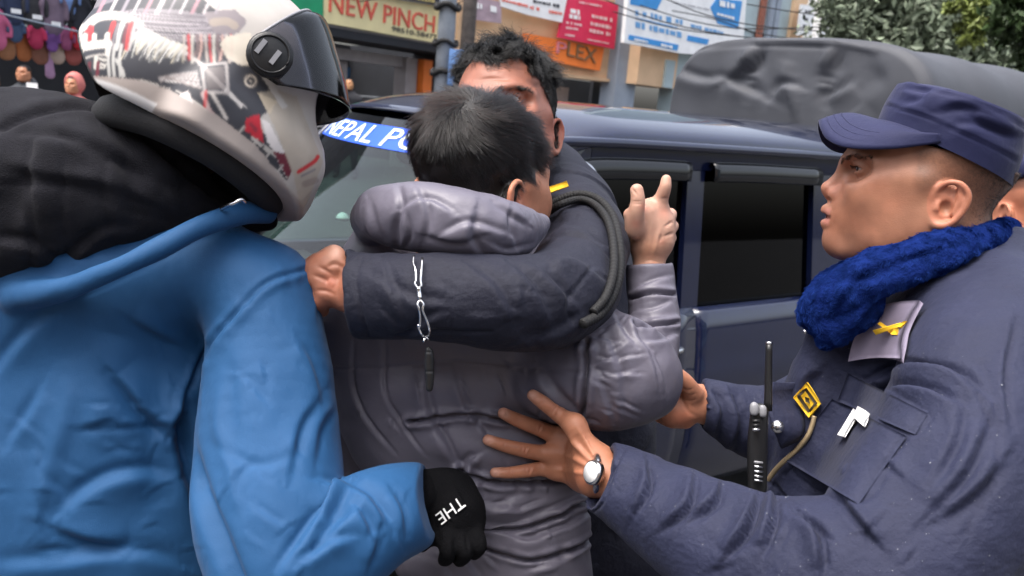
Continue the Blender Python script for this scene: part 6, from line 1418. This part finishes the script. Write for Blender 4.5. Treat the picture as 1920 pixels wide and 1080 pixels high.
# block lettering band at the back of the shell
for x0 in (160, 177, 200): line([(x0, 66), (x0-1, 88)], 8 if x0 != 200 else 7, (.6, .57, .52))
line([(156, 88), (180, 84), (203, 82)], 15, (.6, .57, .52)); line([(156, 110), (178, 104), (202, 102)], 3.5, WHT); line([(202, 64), (201, 102)], 7, (.6, .57, .52))
line([(180, 108), (179, 127)], 7, (.58, .55, .5)); line([(186, 110), (198, 113)], 4, (.58, .55, .5)); line([(186, 120), (198, 122)], 4, (.58, .55, .5)); line([(182, 127), (196, 127)], 3, (.58, .55, .5))
for x0 in (168, 184): line([(x0, 118), (x0-2, 142)], 6, MAR)
# lower wing and small emblems
for i in range(20):
    t = i/19; line([(298+t*14, 150-t*2+rng.normal(0, 3)), (335+t*10, 138+t*18), (368+t*8, 134+t*32)], rng.uniform(1.5, 3.2), [(.4, .37, .36), (.14, .12, .13), (.55, .52, .5), (.25, .21, .2)][i % 4], .9)
for a_, b_ in (((378, 122), (424, 118)), ((424, 118), (428, 174)), ((428, 174), (384, 172)), ((384, 172), (378, 122))): line([a_, b_], 5, (.36, .33, .32))
fill([(384, 127), (420, 124), (423, 168), (389, 167)], (.13, .11, .11), .8)
fill([(330, 182), (352, 170), (362, 190), (352, 206)], (.6, .55, .53)); line([(380, 176), (392, 205), (400, 216)], 7, (.45, .33, .32)); line([(398, 176), (412, 200), (424, 222)], 6, (.5, .46, .43))
line([(386, 172), (384, 200)], 5, REDc, .8)
fill([(455, 200), (486, 212), (488, 240), (505, 262), (518, 285), (490, 268), (468, 248), (446, 232)], BLK)
fill([(462, 222), (486, 214), (492, 244), (494, 268), (476, 258), (458, 244)], (.42, .015, .03)); line([(470, 232), (480, 244)], 7, MAR, .7)
fill([(490, 222), (506, 232), (520, 260), (534, 286), (520, 290), (502, 268)], (.62, .58, .57))
fill([(512, 284), (536, 288), (548, 320), (540, 336), (524, 306)], MAR)
for i in range(8): line([(446+i*12, 226+i*12), (438+i*12, 236+i*12)], 3.5, WHT if i % 2 else BLK)
for x0, y0 in ((508, 210), (529, 237)): pass
# beige chin bar, red flash, rim
fill([(482, 172), (520, 168), (556, 180), (606, 304), (566, 405), (550, 330), (520, 250)], BEI, .75); fill([(482, 172), (520, 190), (505, 215)], (.6, .5, .36), .6)
line([(560, 322), (588, 304), (596, 294)], 7, REDc); line([(566, 330), (590, 318)], 4, GRY, .8); line([(572, 345), (592, 338)], 12, (.25, .2, .18), .6)
fill([(412, 84), (425, 68), (470, 60), (480, 124), (450, 122), (425, 108)], (.6, .54, .45), .9)
fill([(432, 122), (480, 124), (498, 140), (500, 172), (470, 176), (452, 150)], BLK)
d_ = np.hypot(qh[:, 0]-470, qh[:, 1]-152); C = mixc(C, sstep(1, 0, np.abs(d_-10)/3.5), (.5, .44, .38)); C = mixc(C, sstep(1, 0, d_/4), (.5, .44, .38))
fill([(486, 136), (500, 140), (540, 200), (530, 205)], (.5, .47, .44))
zr = X1[:, 2]-.15*X1[:, 1]; rim = region([(100, 138), (204, 144), (260, 150), (315, 167), (404, 215), (481, 274), (530, 335), (550, 375), (565, 470), (300, 480), (60, 300)]); C = mixc(C, rim, (.37, .32, .295)); C = mixc(C, sstep(-.064, -.066, zr-.12*X1[:, 0])*(X1[:, 0] < -.02), (.7, .68, .67))
inner = ((X1[:, 0]+.01)/.134)**2+(X1[:, 1]/.102)**2+((X1[:, 2]+.03)/.124)**2 < 1; C = mixc(C, inner.astype(float), (.012, .012, .014))
inp = np.hypot(X1[:, 0]-.158, X1[:, 2]-.09) < .0575; C = mixc(C, inp.astype(float), (.012, .012, .014))
C = smooth_np(C, Q1, 1, .5)*(1+.06*nz_[:, None])
M_helm = mat('helmet_lacquer', (.6, .6, .6), .5, attr=True, coat=.04, var=(35, .06), bump=(50, .04))
hl_o = link('helmet', mesh_np('helmet', V1, Q1), M_helm, R1); vcol(hl_o.data, C)
th_ = np.linspace(0, 2*np.pi, 41); ring = np.stack([.035+.098*np.cos(th_), .09*np.sin(th_), -.072+.15*.09*np.sin(th_)+.12*(.035+.098*np.cos(th_))], 1)
M_pad = mat('black_helmet_padding', (.01, .01, .012), .8, bump=(400, .2))
sweep('neck_padding', KF.w(ring), .021, M_pad, hl_o, seg=10, spline=False)
# raised chin-guard vents
for x0, y0 in ((508, 211), (530, 238)):
    c0 = HL(x0, y0, .098)
    G = []
    cs_ = [KF.w(HL(x0, y0, .088)), KF.w(HL(x0, y0, .098))]
    sweep('vent', [cs_[0], cs_[1]], .0062, M_black, hl_o, seg=14)
# rim edge
th = np.linspace(0, 2*np.pi, 60)
# visor: tinted shell from the profile line back to the pivots
prof = catmull([HL(578, 39), HL(607, 52), HL(630, 118), HL(645, 172), HL(653, 219)], 5); side_ = catmull([HL(476, 74, .13), HL(471, 92, .13), HL(474, 112, .13), HL(492, 140, .13), HL(518, 160, .13)], 5)
ang = np.radians(np.linspace(-90, 90, 41)); G = np.zeros((len(prof), len(ang), 3))
for j, a_ in enumerate(ang):
    c_ = math.cos(a_)**.85; G[:, j, 0] = side_[:, 0]+(prof[:, 0]-side_[:, 0])*c_; G[:, j, 2] = side_[:, 2]+(prof[:, 2]-side_[:, 2])*c_; G[:, j, 1] = .134*math.sin(a_)
M_visor = bpy.data.materials.new('tinted_visor'); M_visor.use_nodes = True; t_ = M_visor.node_tree; t_.nodes.clear()
o_ = t_.nodes.new('ShaderNodeOutputMaterial'); mx = t_.nodes.new('ShaderNodeMixShader'); tr = t_.nodes.new('ShaderNodeBsdfTransparent'); gl = t_.nodes.new('ShaderNodeBsdfGlossy'); fr_ = t_.nodes.new('ShaderNodeFresnel')
tr.inputs[0].default_value = (.42, .42, .46, 1); gl.inputs['Roughness'].default_value = .08; fr_.inputs[0].default_value = 1.5
t_.links.new(fr_.outputs[0], mx.inputs[0]); t_.links.new(tr.outputs[0], mx.inputs[1]); t_.links.new(gl.outputs[0], mx.inputs[2]); t_.links.new(mx.outputs[0], o_.inputs[0])
vz = grid_mesh('visor', KF.w(G), M_visor, hl_o, thick=.0025)
# seal, pivots
edge_ = np.concatenate([G[0], G[:, -1], G[-1, ::-1], G[::-1, 0]])
sweep('visor_edge', KF.w(G[0]), .0017, M_rad2, hl_o, seg=5, spline=False); sweep('visor_edge', KF.w(G[:, 20]), .0012, M_visor, hl_o, seg=5, spline=False)
for s_ in (1, -1):
    c0 = HL(505, 105, .134)*(1, s_, 1)
    sweep('pivot_cover', KF.w(np.array([c0, c0+(0, s_*.008, 0), c0+(0, s_*.0095, 0)])), np.array([.0245, .0245, .021]), M_black, hl_o, seg=30, spline=False)
    sweep('pivot_ring', KF.w(np.array([c0+(.020*math.cos(a), s_*.0098, .020*math.sin(a)) for a in np.linspace(0, 6.29, 30)])), .0013, M_rad, hl_o, seg=5, spline=False)
    for dx_ in (-.012, .006):
        g_ = Poly(); cc = c0+(dx_, s_*.0105, .0)
        g_.box(cc-(.0026, .0012, .0085), cc+(.0026, .0012, .0085), lambda p: KF.w(np.array(p))); g_.build('pivot_tab', M_rad2, hl_o)
# ------------------------------------------------------------------ the rider's gloved hand
gv = Sdf(.0022)
def D2(x, y): return min(JD(max(x, 905), max(min(y, 1040), 800), 14), 1.06)
gv.px([(760, 930, 1.0, 44), (800, 925, 1.015, 46), (826, 932, 1.02, 48), (846, 955, 1.015, 46)], k=.015, sq=.7)
gv.px([(850, 930, 1.03, 46), (868, 975, 1.02, 44), (862, 1010, 1.015, 36)], k=.02, sq=.65)
gv.px([(874, 985, 1.02, 20), (893, 1004, 1.005, 17), (898, 1026, 1.0, 14.5), (889, 1038, 1.02, 13)], k=.004)
gv.px([(858, 1000, 1.01, 20), (870, 1026, .99, 16.5), (871, 1042, .995, 14.5), (862, 1050, 1.02, 13)], k=.003)
gv.px([(836, 998, 1.01, 20), (839, 1024, .985, 17), (839, 1042, .99, 14.5), (833, 1050, 1.02, 13)], k=.003)
gv.px([(814, 985, 1.02, 18), (800, 1010, 1.0, 15), (792, 1024, 1.0, 12.5)], k=.004)
gv.px([(840, 960, 1.015, 30), (835, 990, 1.01, 28)], k=.02)
gst = [('g', 3, 2.5, [(852, 1010), (852, 1045)]), ('g', 3, 2.5, [(874, 1000), (879, 1040)]), ('g', 4, 2.5, [(820, 985), (825, 1020)]), ('r', 6, 1.5, [(845, 960), (860, 990)]), ('f', 8, 2.5, [(800, 880), (815, 930), (800, 960)]), ('f', 7, 2, [(850, 905), (880, 960), (900, 990)])]
glove = garment('glove', gv, M_glove, R1, gst, noise=((1, (60, 60, 60), 51),), post=1)
# printed letters on the back of the glove, running down towards the cuff
GD = surf_depth(glove)
me = text_mesh('THE', 1.0, 0.0)
import bmesh
bm = bmesh.new(); bm.from_mesh(me); bmesh.ops.subdivide_edges(bm, edges=bm.edges[:], cuts=2); bm.to_mesh(me); bm.free()
n = len(me.vertices); a = np.empty(n*3, np.float32); me.vertices.foreach_get('co', a); a = a.reshape(-1, 3)
a[:, :2] -= (a[:, :2].max(0)+a[:, :2].min(0))/2; wx_ = a[:, 0].max()-a[:, 0].min(); hy_ = a[:, 1].max()-a[:, 1].min()
e1 = np.array([-46, 36])/wx_; e2 = np.array([12, 19.])/hy_        # the word starts at the upper right and is seen upside down
c0 = np.array([845, 957.]); W_ = []
for x, y, z in a:
    q = c0+e1*x+e2*y; W_.append(P(q[0], q[1], GD(q[0], q[1], 5)-.0015))
me.vertices.foreach_set('co', np.array(W_, np.float32).ravel()); me.update()
letters(me, M_white, glove, .0012)
# ------------------------------------------------------------------ whistle on a chain hanging over the dark sleeve
OD = surf_depth([o for o in R3.children if o.name.startswith('uniform_jacket')][0])
M_chrome = mat('worn_chrome', (.75, .75, .76), .22, metal=1, bump=(700, .1))
wh = empty('whistle', P(805, 690, .93), 'black whistle hanging on a silver clip chain over the dark navy sleeve', 'whistle')
def wire(name, pts, rad, par, m_=M_chrome, seg=6):
    return sweep(name, [P(x, y, OD(x, min(y, 655), 7)-.006-dz) for x, y, dz in pts], rad, m_, par, seg=seg)
wire('clip', [(776, 480, .0), (775, 494, .002), (779, 505, .003), (780, 525, .003), (778, 532, .003), (784, 540, .003), (790, 536, .003), (789, 526, .003), (790, 510, .003), (792, 484, .001)], .0013, wh)
wire('swivel', [(785, 539, .004), (786, 548, .004), (788, 560, .004)], .0026, wh, seg=8)
wire('clip', [(788, 562, .003), (783, 570, .003), (786, 580, .003), (788, 596, .003), (787, 612, .003), (784, 609, .003), (788, 622, .003), (796, 632, .003), (804, 628, .003), (805, 616, .003), (800, 600, .003), (793, 582, .003), (794, 570, .003), (788, 563, .003)], .0014, wh)
wire('link', [(798, 630, .005), (803, 638, .005), (803, 648, .004), (797, 652, .003), (794, 642, .003), (798, 632, .004)], .0011, wh)
dj = min(OD(800, 640), JD(805, 690))-.012
wb = Sdf(.0011).px([(803, 654, dj, 5), (805, 664, dj, 8.5), (805, 690, dj, 9), (806, 706, dj, 8.5), (805, 728, dj, 7)], k=.003, sq=.8)
garment('whistle_body', wb, M_black, wh, [('g', 2, .8, [(794, 697), (818, 696)], 0), ('g', 2, .6, [(797, 660), (813, 660)], 0)], post=0, smooth=1)
# chain end and zip pull on the shaded sleeve at the left
zpl = empty('zip_pull', P(694, 830, 1.14), 'small white metal zip pull in the dark fold beside the blue sleeve', 'zip pull')
sweep('pull_tab', [P(692, 818, 1.12), P(694, 828, 1.118), P(695, 846, 1.12)], np.array([.0025, .0042, .003]), M_white, zpl, seg=8)
sweep('zip_line', [P(695, 846, 1.12), P(700, 862, 1.12), P(702, 874, 1.125)], .0014, M_steel, zpl, seg=6)
# ------------------------------------------------------------------ another policeman cut off by the right edge
hipw = P(1985, 900, 1.75)
R5 = empty('person', (hipw[0], hipw[1], 0), 'second policeman in a navy cap, cut off by the right edge', 'person')
feet(R5, (hipw[0], hipw[1], .9), face=(-1, 0), trouser=M_navy)
EC = P(1936, 378, 1.7); _y = CAM-EC; _y /= np.linalg.norm(_y); _a = -.75; _y2 = _y*math.cos(_a)+np.cross(_u, _y)*math.sin(_a); _z = _u-_y2*(_u@_y2); _z /= np.linalg.norm(_z)
EF = Frame(EC, np.stack([np.cross(_y2, _z), _y2, _z], 1))
fs = face_sdf(.003, EF); fs.cut((0, 0, .06), (0, 0, 1))
hw_ = EF.l(P(1927, 905, 1.5)); hd_ = EF.A.T @ np.array([0, 0, -1.0]); simple_hand(fs, hw_, hd_, 1.0, 1)
fs.tube([(0, 0, -.15), EF.l(P(1950, 545, 1.68)), EF.l(P(1925, 640, 1.6)), EF.l(P(1915, 720, 1.55)), EF.l(P(1922, 820, 1.52)), hw_], [.045, .04, .035, .032, .03, .026], .01)
V1, Q1 = fs.mesh(2); X1 = EF.l(V1)
o = link('body', mesh_np('body', V1, Q1), M_skin, R5)
hm_ = sstep(-.004, .01, .0-X1[:, 0])*sstep(-.09, -.05, X1[:, 2])*(np.abs(X1[:, 1]) < .078)*.0+sstep(.02, .03, X1[:, 2])*(X1[:, 0] < .04)*.6
vcol(o.data, np.array((.5, .2, .12))*(1-hm_[:, None])+np.array((.03, .02, .018))*hm_[:, None])
g = Sdf(.004, EF); g.tube([(.0, 0, .055), (0, 0, .07), (-.01, 0, .085)], [.09, .09, .07], .02, axis=(0, 0, 1), sq=.5); g.cut((0, 0, .045), (0, 0, -1)); g.ell((.1, 0, .05), (.08, .07, .012), k=.01)
garment('cap', g, M_cap, R5, post=1)
g = Sdf(.005)
g.px([(1925, 500, 1.66, 60), (1960, 540, 1.68, 110), (1985, 700, 1.72, 120), (1990, 950, 1.75, 120), (1990, 1150, 1.78, 115)], k=.04, sq=.8)
g.px([(1925, 560, 1.6, 55), (1915, 720, 1.55, 50), (1925, 880, 1.5, 45)], k=.02)
ej = garment('uniform_jacket', g, M_navy, R5, [('f', 10, 5, [(1880, 540), (1910, 560), (1925, 600)]), ('g', 4, 4, [(1885, 590), (1920, 596)], 0)], creases=((5, (10, 10, 10), 351, 6),))
JE = surf_depth(ej)
for (x0, y0), (x1, y1), wd in (((1890, 488), (1925, 480), .012), ((1872, 520), (1925, 516), .006), ((1868, 548), (1925, 546), .004), ((1905, 530), (1926, 528), .004)):
    sweep('strap', [P(x, y, JE(x, y, 12)-.004) for x, y in ((x0, y0), ((x0+x1)/2, (y0+y1)/2), (x1, y1))], wd*.6, M_rad2 if wd < .01 else M_epaul, R5, seg=6)
